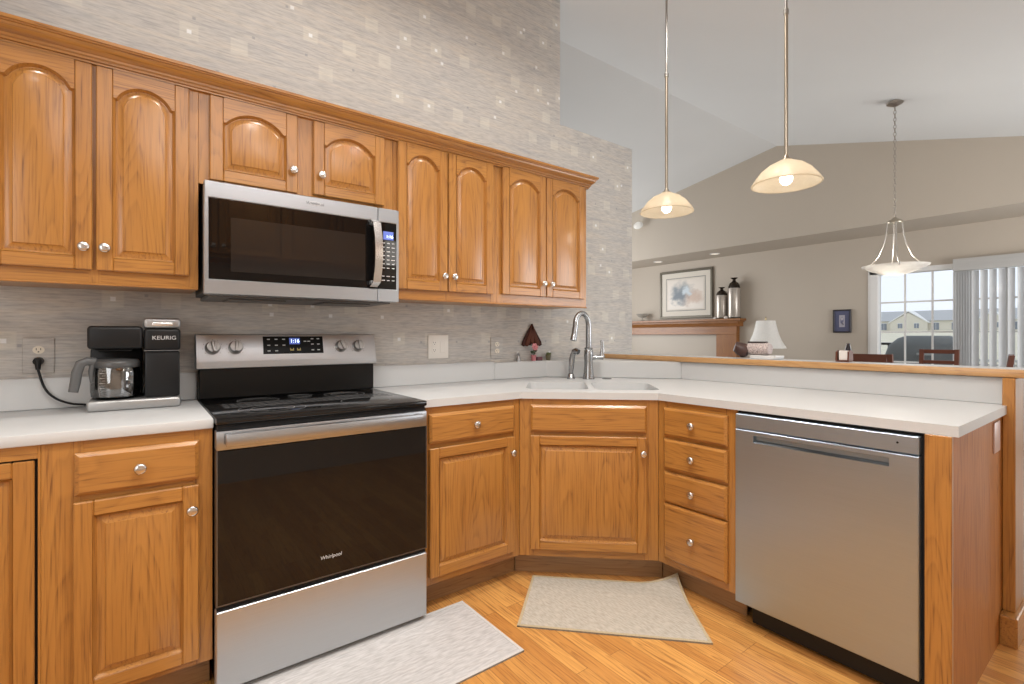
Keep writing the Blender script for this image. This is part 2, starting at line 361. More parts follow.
# far wall with patio door opening, and the gable bulkhead above it
DY0, DY1, DZ = -2.95, -.265, 2.0
b = B(); b.box(XE, XE+.15, DY1, YN, 0, 2.5); b.box(XE, XE+.15, YS, DY0, 0, 2.5); b.box(XE, XE+.15, DY0, DY1, DZ, 2.5); struct(b.build('wall_far', BEIGE))
b = B(); yk = RY-(RZ-SOF)/MR; b.prism([(yk, SOF), (YN, SOF), (YN, ceil_z(YN)+.02), (RY, RZ+.02), (yk, SOF+.02)], 'x', XU, XE+.15); struct(b.build('wall_gable', BEIGE))
b = B(); b.box(KX, KX+.115, -2.105, -.001, 0, 1.022); struct(b.build('wall_peninsula', KWALL))
b = B(); b.box(XE-.018, XE, DY1+.09, YN-.01, 0, .10, .004); b.box(KX+.116, KX+.13, -2.13, -.001, 0, .10, .004); struct(b.build('baseboard_far', MANTEL))
# patio door
b = B()
b.box(XE-.02, XE+.10, DY1-.085, DY1+.0, 0, DZ, .004); b.box(XE-.02, XE+.10, DY0, DY0+.1, 0, DZ, .004); b.box(XE-.02, XE+.10, DY0, DY1, DZ-.06, DZ, .004); b.box(XE-.02, XE+.10, DY0, DY1, 0, .09, .004)
b.box(XE-.012, XE+.0, DY1, DY1+.022, 0, DZ+.05, .003)
ym = -1.11; b.box(XE+.02, XE+.08, ym-.10, ym+.05, .09, DZ-.06, .004)
def cols(y0, y1, n):
    return [y0+(y1-y0)*i/n for i in range(1, n)]
for y in (-.608, -.867): b.box(XE+.035, XE+.05, y-.009, y+.009, .09, DZ-.06)
for y in cols(ym-.10, DY0+.1, 6): b.box(XE+.035, XE+.05, y-.009, y+.009, .09, DZ-.06)
for z in (.505, .868, 1.231, 1.593): b.box(XE+.036, XE+.049, DY0+.1, DY1-.1, z-.009, z+.009)
w1 = struct(b.build('window_1', TRIMW))
b = B(); b.box(XE+.040, XE+.045, DY0+.09, DY1-.105, .085, DZ-.055); b.build('window_pane', PANE, w1)
# oak end post and base block of the knee wall
b = B(); b.box(KX-.05, KX+.13, -2.165, -2.1278, .1158, 1.021, .003); struct(b.build('trim_1', OZ))
b = B(); b.prism([(KX-.105, 0), (KX+.15, 0), (KX+.15, .115), (KX-.105, .115)], 'y', -2.178, -2.127, 0, .004); struct(b.build('baseboard_peninsula', OX))
# recessed lights in the bulkhead underside
for y in (2.65, 1.62):
    t = thing('ceiling_light', 'small round recessed light under the bulkhead above the %s of the fireplace' % ('left end' if y > 2 else 'framed print'), 'light', (6.78, y, SOF), 0, 'recessed lights under the bulkhead')
    b = B(); b.lathe([(.075, 0), (.075, -.004), (.055, -.006), (.055, 0)], seg=24, close=False); b.build('trim_ring', TRIMW, t)
    b = B(); b.lathe([(0, -.002), (.055, -.002)], seg=24, close=False); b.build('lens', emit('soft_lens', (1, .9, .75), .6), t)

# ------------------------------------------------------------------ cabinet pieces
def knob(parent, x, y, z):
    M = Matrix.Translation((x, y, z)) @ Matrix.Rotation(PI/2, 4, 'X')
    b = B(); b.lathe([(.007, 0), (.0055, .006), (.0055, .013), (.0125, .0165), (.0165, .0205), (.0160, .0245), (.0125, .0275), (.007, .0288), (0, .0292)], seg=24, M=M)
    return b.build('knob', NICKEL, parent, smooth=50)
T = .02   # door thickness
def opening(w, h, fr, d, arch, n=22):
    x0, x1, z0 = fr+d, w-fr-d, fr+d
    if not arch:
        z1 = h-fr-d
        return [(x0, z0), (x1, z0), (x1, z1), (x0, z1)]
    rise = arch; zs = h-fr-rise; notch = .009
    ah = (w-2*fr)/2-notch; R = (ah*ah+rise*rise)/(2*rise); zc = zs+rise-R; xc = w/2
    Rd = R-d; ahd = max(ah-d*.9, .01); th = math.asin(min(1, ahd/Rd))
    pts = [(x0, z0), (x1, z0), (x1, zs-d)]
    for i in range(n+1):
        a = th-2*th*i/n; pts.append((xc+Rd*math.sin(a), zc+Rd*math.cos(a)))
    pts.append((x0, zs-d)); return pts
def door(parent, x0, z0, w, h, arch=0, kn=None, fr=.045, label=None, y=0, gap=0):
    b = B(); f = T
    b.box(0, fr, -f, 0, 0, h, .003, 0); b.box(w-fr, w, -f, 0, 0, h, .003, 0)
    b.box(fr+.0002, w-fr-.0002, -f, 0, 0, fr, .003, 1)
    op = opening(w, h, fr, 0, arch)
    if not arch: b.box(fr+.0002, w-fr-.0002, -f, 0, h-fr, h, .003, 1)
    else: b.prism([(w-fr-.0002, h)] + [(fr+.0002, h)] + [(max(fr+.0002, min(w-fr-.0002, p[0])), p[1]) for p in op[2:][::-1]], 'y', -f, 0, 1)
    def lp(d, yy): return [(p[0], yy, p[1]) for p in opening(w, h, fr, d, arch)]
    b.loft([lp(-.0005, -f-.0003), lp(.0015, -f+.0035), lp(.005, -f+.0085), lp(.007, -f+.0125)], 0)
    d = b.build('door', [OZ, OX], parent, loc=(x0, y, z0))
    b = B(); b.loft([lp(.0065, -f+.0125), lp(.010, -f+.0125), lp(.027, -f+.0040), lp(.0285, -f+.0012), lp(.030, -f+.0008)], 0, cap=True)
    b.build('panel', OZ, d)
    if kn: knob(d, kn[0]-x0, -f, kn[1]-z0)
    return d
def drawer(parent, x0, z0, w, h, kn=True, y=0, name='drawer'):
    b = B(); e = .009
    def lp(d, yy): return [(d, yy, d), (w-d, yy, d), (w-d, yy, h-d), (d, yy, h-d)]
    b.loft([lp(0, 0), lp(0, -.012), lp(.003, -.0145), lp(e, -.0185), lp(e+.002, -.020)], 0, cap=True)
    d = b.build(name, OX, parent, loc=(x0, y, z0))
    if kn: knob(d, w/2, -.020, h/2)
    return d
def frame_pieces(parent, W, z0, z1, stiles, rails, name='face_frame', y0=0, y1=.019):
    b = B()
    for a, c in stiles: b.box(a, c, y0, y1, z0, z1, .0008, 0)
    for xa, xb, a, c in rails: b.box(xa, xb, y0+.0003, y1, a, c, .0006, 1)
    return b.build(name, [OZ, OX], parent)
BASE_TOP = .8805; ZB = .114
# --- base cabinets along the range wall
def base_carcass(t, W, depth=.588, toe=True, ta=.001, tb=.001):
    b = B(); b.box(.001, W-.001, .02, depth, ZB, BASE_TOP-.002, 0, 0); b.build('carcass', OZ, t)
    if toe: b = B(); b.box(ta, W-tb, .075, .09, 0, ZB, .001); b.build('toe_kick', TOE, t)
FY = -.61
t = thing('base_cabinet', 'oak base cabinet with drawer over door, under the coffee maker left of the range', 'cabinet', (-.418, FY, 0))
Wd = .415
base_carcass(t, Wd); frame_pieces(t, Wd, ZB, BASE_TOP, [(0, .09), (Wd-.055, Wd)], [(.09, Wd-.055, .84, BASE_TOP), (.09, Wd-.055, .695, .735), (.09, Wd-.055, ZB, .155)])
drawer(t, .072, .722, .303, .124); door(t, .069, .137, .307, .567, kn=(.356, .628))
t = thing('blind_corner_cabinet', 'oak corner cabinet cut off by the left edge, tall door edged by a dark gap', 'cabinet', (-1.0, FY, 0))
Wd = .5815
base_carcass(t, Wd); frame_pieces(t, Wd, ZB, BASE_TOP, [(0, .08), (Wd-.006, Wd)], [(.08, Wd-.006, .842, BASE_TOP), (.08, Wd-.006, ZB, .137)])
b = B(); b.box(.081, Wd-.007, .012, .0185, .138, .841); b.build('shadow_gap', DARKIN, t)
door(t, .09, .142, Wd-.090-.013, .695, y=.018)
t = thing('base_cabinet', 'oak base cabinet with one drawer over a door, right of the range', 'cabinet', (.779, FY, 0))
Wd = 1.287-.779
base_carcass(t, Wd, tb=-.027); frame_pieces(t, Wd, ZB, BASE_TOP, [(0, .03), (Wd-.045, Wd)], [(.03, Wd-.045, .84, BASE_TOP), (.03, Wd-.045, .695, .735), (.03, Wd-.045, ZB, .155)])
drawer(t, .012, .722, .455, .128); door(t, .012, .148, .455, .554, kn=(.447, .628))
# --- diagonal sink cabinet
C1 = Vector((1.287, -.61)); C2 = Vector((1.7787, -1.059)); ANG = math.atan2(C2.y-C1.y, C2.x-C1.x); DL = (C2-C1).length
t = thing('sink_cabinet', 'oak corner sink cabinet set at an angle, plain false front above one square door', 'cabinet', (C1.x, C1.y, 0), ANG)
frame_pieces(t, DL, ZB, BASE_TOP, [(.001, .07), (DL-.07, DL-.001)], [(.07, DL-.07, .845, BASE_TOP), (.07, DL-.07, .695, .735), (.07, DL-.07, ZB, .165)])
b = B(); b.prism([(.012, .02), (DL-.012, .02), (DL-.012, .06), (.012, .06)], 'z', ZB, .60); b.build('carcass', OZ, t)
b = B(); b.box(-.0285, DL+.032, .0755, .0905, 0, ZB-.001, .001); b.build('toe_kick', TOE, t)
drawer(t, .056, .722, .552, .130, False, name='false_front'); door(t, .055, .152, .553, .551, kn=(.590, .629))
# --- drawer bank on the peninsula
t = thing('drawer_cabinet', 'oak base cabinet with a bank of four knobbed drawers beside the dishwasher', 'cabinet', (1.7787, -1.059, 0), -PI/2)
Wd = .388
base_carcass(t, Wd, .70, ta=-.031); frame_pieces(t, Wd, ZB, BASE_TOP, [(0, .05), (Wd-.05, Wd)], [(.05, Wd-.05, a, c) for a, c in ((.845, BASE_TOP), (.695, .74), (.55, .59), (.395, .43), (ZB, .16))])
for z0, h in ((.721, .130), (.568, .138), (.413, .140), (.148, .257)): drawer(t, .037, z0, .314, h)
# --- peninsula end panel
t = thing('end_panel', 'oak end panel with a front stile closing the peninsula beside the dishwasher', 'panel')
b = B(); b.box(1.778, KX-.002, -2.127, -2.108, 0, BASE_TOP, .001); pm = oak('oak_satin_panel', 'z', (.46, .19, .048), (.38, .145, .034), (.17, .056, .013), .55); pp = pm.node_tree.nodes['Principled BSDF']; pp.inputs['Specular IOR Level'].default_value = .12; pp.inputs['Coat Roughness'].default_value = .14; b.build('side_panel', pm, t)
b = B(); b.box(1.757, 1.7775, -2.127, -2.062, 0, BASE_TOP, .0015); b.build('front_stile', OZ, t)
o = B().box(2.335, 2.435, -2.1325, -2.1273, .748, .862, .002, seg=2); tag(o.build('outlet_cover', plain('pinkish_cover', (.52, .36, .30), .4)), 'small blank cover plate on the oak peninsula end panel', 'outlet cover')

# --- countertops
def poly_slab(b, outer, holes, z0, z1, bev=0):
    tm = bmesh.new(); edges = []
    for lpz in [outer]+holes:
        vs = [tm.verts.new((p[0], p[1], z1)) for p in lpz]
        for i in range(len(vs)): edges.append(tm.edges.new((vs[i], vs[(i+1) % len(vs)])))
    bmesh.ops.triangle_fill(tm, use_beauty=True, use_dissolve=False, edges=edges)
    top = list(tm.faces)
    r = bmesh.ops.extrude_face_region(tm, geom=top)
    for v in [g for g in r['geom'] if isinstance(g, bmesh.types.BMVert)]: v.co.z = z0
    bmesh.ops.recalc_face_normals(tm, faces=tm.faces)
    b._merge(tm, 0); return b
CZ = .914; CT = .033; CY = -.624
t = thing('countertop', 'white solid countertop under the coffee maker, left of the range', 'countertop')
b = B(); b.box(-1.05, -.001, CY, -.001, CZ-CT, CZ, .004, seg=2); b.build('slab', CTR, t)
b = B(); b.box(-1.05, -.001, -.022, -.001, CZ+.0005, 1.03, .003); b.build('backsplash', CTR, t)
t = thing('countertop', 'long white countertop wrapping the corner sink and the peninsula', 'countertop')
u = Vector((C2.x-C1.x, C2.y-C1.y)).normalized(); n = Vector((-u.y, u.x))   # n points to the wall corner
def D(s, k): p = C1+u*s+n*k; return (p.x, p.y)
ov = .014
e1 = D(.007, -ov); e2 = D(DL-.007, -ov)
outer = [(.7665, -.0012), (.7665, CY), (1.287+.0055, CY), e2, (1.7787-ov, -1.059-.006), (1.7787-ov, -2.141), (KX-.002, -2.141), (KX-.002, -.0012)]
outer[2] = e1 if abs(e1[1]-CY) < .004 else (e1[0], CY)
def rrect(s0, s1, k0, k1, r, m=6):
    out = []
    for cx, cy, a0 in ((s1-r, k0+r, -PI/2), (s1-r, k1-r, 0), (s0+r, k1-r, PI/2), (s0+r, k0+r, PI)):
        for i in range(m+1): a = a0+PI/2*i/m; out.append(D(cx+r*math.cos(a), cy+r*math.sin(a)))
    return out
SI = [(.022, .345), (.375, .700)]
holes = [rrect(a, c, .115, .50, .05) for a, c in SI]
b = B(); poly_slab(b, outer, holes, CZ-CT, CZ); b.build('slab', CTR, t)
for h, (a, c) in zip(holes, SI):
    lo = rrect(a+.012, c-.012, .127, .488, .05); l2 = rrect(a+.05, c-.05, .165, .45, .04)
    b = B(); b.loft([[(p[0], p[1], CZ-.002) for p in h], [(p[0], p[1], CZ-.16) for p in lo], [(p[0], p[1], CZ-.19) for p in l2]], cap=True)
    cxy = D((a+c)/2, .33)
    b.lathe([(.04, CZ-.1895), (.03, CZ-.1885), (0, CZ-.1885)], (cxy[0], cxy[1], 0), 20, mat=1, close=False)
    b.build('sink_basin', [CTR, CHROME], t)
SZ = 1.0215
P1 = (1.95, -.048); P2 = (KX-.021, -.672)
b = B(); b.box(.768, 1.55, -.022, -.0012, CZ+.0005, 1.028, .003); b.build('backsplash', CTR, t)
b = B(); b.prism([(1.5505, -.0012), (1.5505, -.024), P1, P2, (KX-.0022, P2[1]), (KX-.0022, -.0012)], 'z', CZ+.0005, SZ, 0, .004); b.build('corner_shelf', CTR, t)
b = B(); b.box(KX-.020, KX-.0022, -2.139, P2[1]-.001, CZ+.0005, 1.0205, .002); b.build('backsplash', CTR, t)
# bar top
t = thing('bar_top', 'raised white bar top with an oak front edge on the peninsula wall', 'bar top')
b = B(); b.box(KX-.018, 2.715, -2.36, -.002, 1.0235, 1.0545, .002); b.build('slab', CTR, t)
b = B(); b.box(KX-.040, KX-.0185, -2.36, -.002, 1.0225, 1.0550, .005, seg=2); b.build('edge_strip', EDGE, t)

# ------------------------------------------------------------------ upper cabinets
UY = -.317; UZ0, UZ1 = 1.366, 2.117
def upper(name, label, x0, x1, z0, doors, stiles, rails_z, arch=.052, depth=.315):
    t = thing(name, label, 'cabinet', (x0, UY, z0)); Wd = x1-x0; H = UZ1-z0
    b = B(); b.box(.001, Wd-.001, .02, depth, .012, H, 0, 0); b.box(.001, Wd-.001, .02, depth, 0, .012, 0, 1); b.build('carcass', [OZ, OX], t)
    st = [(a-x0, c-x0) for a, c in stiles]
    frame_pieces(t, Wd, 0, H, st, [(.0, Wd, H-.03, H), (.0, Wd, 0, rails_z-z0+.02)])
    for xa, xb, za, zb, kx, kz in doors: door(t, xa-x0, za-z0, xb-xa, zb-za, arch, kn=(kx-x0, kz-z0))
    return t
upper('upper_cabinet', 'tall oak upper cabinet with two arched doors, left of the microwave', -.64, -.0195, UZ0,
      [(-.588, -.324, 1.409, 2.103, -.345, 1.483), (-.314, -.049, 1.409, 2.103, -.291, 1.484)], [(-.64, -.575), (-.335, -.303), (-.06, -.0195)], 1.409)
upper('upper_cabinet', 'short oak upper cabinet with two small arched doors above the microwave', -.0190, .7565, 1.762,
      [(.016, .330, 1.780, 2.102, .311, 1.869), (.394, .709, 1.788, 2.102, .424, 1.870)], [(-.019, .03), (.315, .41), (.70, .7565)], 1.785, .050)
upper('upper_cabinet', 'oak upper cabinet with two arched doors, just right of the microwave', .757, 1.3585, UZ0,
      [(.777, 1.043, 1.409, 2.108, 1.018, 1.483), (1.050, 1.324, 1.409, 2.108, 1.075, 1.483)], [(.757, .79), (1.03, 1.06), (1.315, 1.3585)], 1.409)
upper('upper_cabinet', 'rightmost oak upper cabinet with two arched doors, beside the open room', 1.3590, 2.046, UZ0,
      [(1.387, 1.697, 1.413, 2.112, 1.672, 1.487), (1.704, 2.016, 1.413, 2.112, 1.733, 1.487)], [(1.359, 1.40), (1.68, 1.72), (2.0, 2.046)], 1.413)
for k in range(2):
    t = thing('upper_cabinet', 'oak cabinet across the kitchen, reflected in the %s half of the microwave glass' % ('left' if k else 'right'), 'cabinet', (1.75-k*.96, -2.98, 1.83), PI)
    b = B(); b.box(.001, .949, .02, .368, 0, .70, .001); b.build('carcass', OZ, t); frame_pieces(t, .95, 0, .70, [(0, .05), (.45, .50), (.90, .95)], [(.05, .90, .66, .70), (.05, .90, 0, .05)])
    door(t, .04, .03, .43, .64, kn=(.44, .09)); door(t, .48, .03, .43, .64, kn=(.51, .09))
# light rail under the uppers is one strip per run
for x0, x1, lb in ((-.64, -.0195, 'narrow oak strip under the upper cabinets left of the microwave'), (.757, 2.046, 'narrow oak strip under the upper cabinets right of the microwave')):
    b = B(); b.box(x0, x1, UY-.010, UY+.012, UZ0-.008, UZ0-.0005, .003); tag(b.build('light_rail', OX), lb, 'molding')
# crown
prof = [(0, 0), (.011, 0), (.011, .007), (.016, .008), (.017, .015), (.022, .019), (.023, .026), (.030, .030), (.038, .037), (.044, .046), (.045, .052), (.050, .053), (.051, .058), (.055, .059), (.055, .070), (0, .070)]
CB = 2.1075
path = [(-.66, 0), (2.047, 0)]
t = thing('crown_molding', 'continuous oak crown molding along the top of the upper cabinets', 'molding')
b = B(); ends = [(2.0475, 1)]
L1 = [(-.66, UY-p[0]-.0005, CB+p[1]) for p in prof]; L2 = [(2.0475+p[0], UY-p[0]-.0005, CB+p[1]) for p in prof]; L3 = [(2.0475+p[0], -.0015, CB+p[1]) for p in prof]
b.loft([L1, L2], 0); b.loft([L2, L3], 1)
t2 = bmesh.new(); t2.faces.new([t2.verts.new(p) for p in L1]); b._merge(t2, 0); t2 = bmesh.new(); t2.faces.new([t2.verts.new(p) for p in L3]); b._merge(t2, 0)
b.build('molding', [OX, OY], t)
# wooden box on top of the cabinets at the far left
b = B(); b.prism([(-.94, 2.180), (-.585, 2.180), (-.62, 2.50), (-.90, 2.50)], 'y', -.29, -.06, 0, .006); b.prism([(-.955, 2.49), (-.605, 2.49), (-.605, 2.52), (-.955, 2.52)], 'y', -.30, -.05, 0, .006)
t = tag(b.build('wooden_box', CHERRY), 'brown wooden box on top of the cabinets, at the upper left corner', 'box')

# ------------------------------------------------------------------ microwave
t = thing('microwave', 'stainless over-the-range microwave with a black glass door under the short cabinet', 'microwave', (-.009, -.41, 1.339))
Wm = .757
b = B(); b.box(.004, Wm-.004, .042, .403, .010, .418, .003); b.build('housing', plain('grey_housing', (.10, .10, .10), .45, .4), t)
b = B(); b.box(.02, Wm-.02, .05, .38, -.006, .0095, .003); b.box(.09, .30, .10, .28, -.012, -.0062, .002); b.box(.45, .66, .10, .28, -.012, -.0062, .002); b.build('vent_grille', GREYPL, t)
SX = .658
b = B()
for x0, x1 in ((0, SX-.001), (SX+.001, Wm)):
    b.box(x0, x1, 0, .04, .355, .417, .003); b.box(x0, x1, 0, .04, 0, .056, .003)
b.box(0, .014, .0005, .04, .05, .36, .002); b.box(Wm-.012, Wm, .0005, .04, .05, .36, .002)
b.build('steel_front', ST, t)
b = B(); b.box(.0142, SX-.001, .002, .038, .0565, .3545, .001); dr = b.build('door', GLASSB, t)
b = B(); b.box(.085, .60, .0012, .0018, .088, .290); b.build('viewing_window', WIN_IN, dr)
b = B(); b.box(SX+.001, Wm-.0122, .002, .038, .0565, .3545, .001); cp = b.build('control_panel', GLASSB, t)
b = B(); b.box(.682, .730, .0006, .0016, .278, .315); b.build('display', LCD, cp)
text('display_digits', '1:16', .020, LCDW, cp, (.712, .0004, .292), FRONT, .0002)
b = B()
for i in range(10):
    for j in range(3):
        if i == 7: continue
        w_ = .006 if (i+j) % 3 else .008
        x = .682+j*.0235; z = .262-i*.0185
        b.box(x-w_, x+w_, .0008, .0016, z-.0018, z+.0018)
b.build('keypad', MARK, cp)
P = [(.632, -.008, .070), (.636, -.034, .085), (.640, -.044, .15), (.641, -.046, .21), (.640, -.044, .27), (.636, -.034, .335), (.632, -.008, .350)]
b = B()
def strap(P, w, th):
    loops = []
    for i, p in enumerate(P):
        a, c = Vector(P[max(0, i-1)]), Vector(P[min(len(P)-1, i+1)]); d = (c-a).normalized(); nn = Vector((0, -d.z, d.y))
        q = Vector(p); loops.append([q+Vector((-w, 0, 0)), q+Vector((w, 0, 0)), q+Vector((w, 0, 0))+nn*th, q+Vector((-w, 0, 0))+nn*th])
    b.loft([[tuple(v) for v in l] for l in loops], cap=True)
strap(P, .017, .010); h = b.build('handle', plain('polished_handle', (.72, .70, .68), .22, 1), t)
for a, c in ((.070, .088), (.333, .351)): B().box(.617, .648, -.03, .001, a, c, .003).build('handle_post', ST, h)
text('brand_lettering', 'Whirlpool', .017, GREYPL, t, (.388, -.0006, .389), FRONT, .0003, .15)
P = [(.388+.022*math.cos(a), -.0008, .390+.0075*math.sin(a)) for a in [i*2*PI/24 for i in range(25)]]
b = B(); b.tube(P, .0010, 6); b.build('brand_swirl', MARK, t)

# ------------------------------------------------------------------ range
t = thing('range', 'freestanding stainless electric range with black glass oven door and smooth cooktop', 'range', (.002, -.66, 0))
Wr = .757
b = B(); b.box(.003, Wr-.003, .046, .635, .022, .893, .003); b.build('housing', BLACK, t)
for x in (.05, Wr-.05):
    for y in (.09, .58):
        b = B(); b.lathe([(.018, 0), (.018, .012), (.008, .014), (.008, .0215)], (x, y, 0), 16); b.build('foot', BLACKM, t)
b = B(); b.box(-.0005, Wr+.0005, -.004, .605, .8945, .9165, .006, seg=2); ck = b.build('cooktop', plain('cooktop_glass', (.008, .008, .0085), .10, 0, Specular_IOR_Level=.4), t)
b = B()
def ring(x, y, r, w=.0022):
    b.lathe([(r-w, .9166), (r-w, .9169), (r, .9169), (r, .9166)], (x, y, 0), 48, close=False)
for x, y, r in ((.20, .155, .115), (.20, .155, .075), (.56, .165, .10), (.20, .44, .08), (.56, .44, .09), (.56, .44, .06), (.38, .50, .05)): ring(x, y, r)
b.build('burner_ring', plain('burner_ring_grey', (.16, .16, .16), .3), ck)
b = B()
for i in range(26):
    for k in range(3):
        x = .055+i*.0255; y = .25+k*.045
        b.box(x, x+.0205, y, y+.035, .91655, .9167)
b.build('cooktop_hatch', plain('cooktop_hatch_grey', (.085, .085, .087), .2), ck)  # rows of small grey patches in a band across the cooktop
# backguard
b = B(); b.box(.0, Wr, .585, .640, .9175, 1.058, .003); b.build('rear_riser', BLACK, t)
bgm = [(.572, 1.045), (.640, 1.045), (.640, 1.193), (.604, 1.193), (.572, 1.075)]
b = B(); b.prism(bgm, 'x', -.012, Wr+.010, 0, .003); gd = b.build('backguard', ST, t)
# slanted control face frame
TH = math.atan2(.604-.572, 1.193-1.075); MB_ = Matrix.Translation((0, .572, 1.075)) @ Matrix.Rotation(-TH, 4, 'X')
# in MB_ space: x along, z up the face, -y outward
b = B(M=MB_); b.box(.245, .507, -.0015, .003, .030, .112, .001); cp = b.build('control_panel', plain('black_panel_film', (.006, .006, .006), .3, 0, Specular_IOR_Level=.12), t)
b = B(M=MB_); b.box(.356, .402, -.0022, -.0016, .074, .104); b.build('display', LCD, cp)
b = B(M=MB_)
for (x, zz) in [(.268, .098), (.300, .098), (.332, .098), (.268, .070), (.300, .070), (.332, .070), (.268, .044), (.300, .044), (.425, .088), (.442, .088), (.458, .100), (.485, .100), (.458, .074), (.485, .074), (.458, .046), (.485, .046)]:
    b.box(x-.006, x+.006, -.0022, -.0016, zz-.0022, zz+.0022)
b.build('keypad', MARK, cp)
b = B(M=MB_)
for x in (.366, .396): b.box(x-.008, x+.008, -.0022, -.0016, .044, .050); b.box(x-.008, x-.004, -.0022, -.0016, .050, .056); b.box(x+.004, x+.008, -.0022, -.0016, .050, .056)
b.build('amber_key', plain('amber_marking', (.45, .36, .12), .5), cp)
tx = text('display_digits', '1:16', .024, LCDW, cp, (0, 0, 0), FRONT, .0002)
tx.matrix_local = MB_ @ Matrix.Translation((.380, -.0026, .089)) @ Matrix.Rotation(PI/2, 4, 'X')
for x, rot in ((.050, .15), (.136, -.1), (.592, .35), (.676, .1)):
    M = MB_ @ Matrix.Translation((x, 0, .062)) @ Matrix.Rotation(PI/2, 4, 'X')
    b = B(); b.lathe([(.029, 0), (.029, .006), (.026, .008), (.025, .026), (.023, .029), (0, .029)], seg=32, M=M)
    b.box(-.0065, .0065, -.024, .024, .0285, .037, .003, M=M @ Matrix.Rotation(rot, 4, 'Z'))
    k = b.build('knob', plain('knob_steel', (.42, .41, .40), .45, 1), t, smooth=40)
    b = B(); 
    for i in range(9):
        a = math.radians(220-i*32.5); r1 = .036
        b.box(-.0008, .0008, -.002, .002, .0002, .0008, M=M @ Matrix.Rotation(a, 4, 'Z') @ Matrix.Translation((r1, 0, 0)))
    b.build('dial_mark', GREYPL, k)
# door
b = B(); b.box(.004, Wr-.004, .010, .045, .876, .8925); b.build('vent_slot', DARKIN, t)
b = B(); b.box(0, Wr, 0, .044, .303, .8105, .003); dr = b.build('oven_door', GLASSB, t)
b = B(); b.box(0, Wr, -.002, .044, .811, .8745, .004, seg=2); b.build('door_rail', ST, dr)
b = B(); b.box(-.0006, .0045, -.001, .0445, .303, .811); b.box(Wr-.0045, Wr+.0006, -.001, .0445, .303, .811); b.box(0, Wr, -.0012, .0445, .3022, .3065); b.build('door_edge', plain('dark_steel_edge', (.16, .16, .17), .35, 1), dr)
b = B(); b.box(.022, .718, -.052, -.034, .829, .871, .005, seg=2); h = b.build('handle', ST, dr)
HPG = plain('handle_post_grey', (.2, .2, .2), .4, 1)
for a, c in ((.022, .046), (.694, .718)): B().box(a, c, -.036, -.001, .833, .867, .003).build('handle_post', HPG, h)
text('brand_lettering', 'Whirlpool', .0185, MARK, dr, (.366, -.0012, .374), FRONT, .0003, .12)
P = [(.360+.012*math.cos(a), -.0014, .372+.017*math.sin(a)*(.6+.4*math.cos(a))) for a in [i*2*PI/24 for i in range(25)]]
b = B(); b.box(.003, Wr-.003, .012, .0455, .2855, .3015); b.build('door_gap', DARKIN, t)
b = B(); b.box(0, Wr, -.001, .0455, .0245, .284, .003); b.build('storage_drawer', steel('drawer_steel', 'x', (.56, .58, .60), .45), t)

# ------------------------------------------------------------------ dishwasher
t = thing('dishwasher', 'stainless dishwasher with a pocket handle in the peninsula', 'dishwasher', (1.7787, -1.449, 0), -PI/2)
Wp = .599
b = B(); b.box(.004, Wp+.008, .035, .66, .10, .872); b.build('tub', DARKIN, t)
y0, y1 = -.022, .030
hx0, hx1, hz0, hz1 = .075, .522, .760, .789
DS = steel('dishwasher_steel', 'x', (.46, .545, .645), .40, .75)
b = B()
pts_out = [(0, .099), (Wp, .099), (Wp, .8055), (0, .8055)]; pin = [(hx0, hz0), (hx1, hz0), (hx1, hz1), (hx0, hz1)]
b.loft([[(x, y1, z) for x, z in pts_out], [(x, y0+.003, z) for x, z in pts_out], [(.003 if x == 0 else Wp-.003, y0, .102 if z < .2 else .803) for x, z in pts_out], [(x, y0, z) for x, z in pin], [(x, y0+.003, z+(.001 if z == hz0 else -.001)) for x, z in pin]])
d = b.build('door', DS, t)
b = B(); b.loft([[(x, y0+.003, z) for x, z in pin], [(x, y0+.026, z+(.006 if z == hz0 else 0)) for x, z in pin]], cap=True); b.build('handle_pocket', steel('pocket_steel', 'x', (.34, .38, .41), .5), d)
b = B(); b.box(0, Wp, y0+.001, y1, .8095, .868, .003); c_ = b.build('control_strip', DS, t)
b = B(); b.lathe([(.0035, 0), (.0035, .0006), (0, .0006)], seg=12, M=Matrix.Translation((Wp-.055, y0+.0009, .842)) @ Matrix.Rotation(PI/2, 4, 'X')); b.build('indicator', BLACKM, c_)
b = B(); b.box(.045, Wp-.005, .030, .05, .012, .094, .002); b.build('toe_kick', BLACKM, t)
b = B(); b.box(.002, Wp+.010, .004, .034, .869, .8795); b.box(Wp+.0012, Wp+.0125, .002, .034, .05, .869); b.build('gap_filler', DARKIN, t)  # black strips added to darken the open gaps above and beside the door

# ------------------------------------------------------------------ faucet, sprayer, disc
fx, fy = 2.058, -.326
t = thing('faucet', 'brushed nickel gooseneck kitchen faucet with a side lever behind the corner sink', 'faucet', (fx, fy, CZ), ANG)
b = B(); b.lathe([(.037, .0005), (.037, .006), (.0355, .012), (.031, .04), (.0275, .08), (.0265, .11), (.0285, .15), (.0275, .178), (.0235, .186), (.0260, .190), (.0260, .196), (.019, .200), (0, .200)], seg=32); b.build('body', CHROME, t, smooth=50)
dx, dy = -.085, -.10
P = [(0, 0, .195), (0, 0, .24), (0, 0, .30), (0, 0, .335)]
for i in range(1, 15):
    a = PI*i/14*1.02; f = (1-math.cos(a))/2; P.append((dx*f, dy*f, .335+.075*math.sin(a)))
P += [(dx*1.04, dy*1.04, .31), (dx*1.07, dy*1.07, .285)]
R = [.0175]*3+[.0170]+[.0165]*14+[.0175, .0180]
b = B(); b.tube(P, R, 16); sp = b.build('spout', CHROME, t, smooth=60)
b = B(); b.tube([(dx*1.07, dy*1.07, .285), (dx*1.12, dy*1.12, .262), (dx*1.16, dy*1.16, .243)], [.0175, .0195, .0205], 16); b.build('spray_head', CHROME, sp, smooth=50)
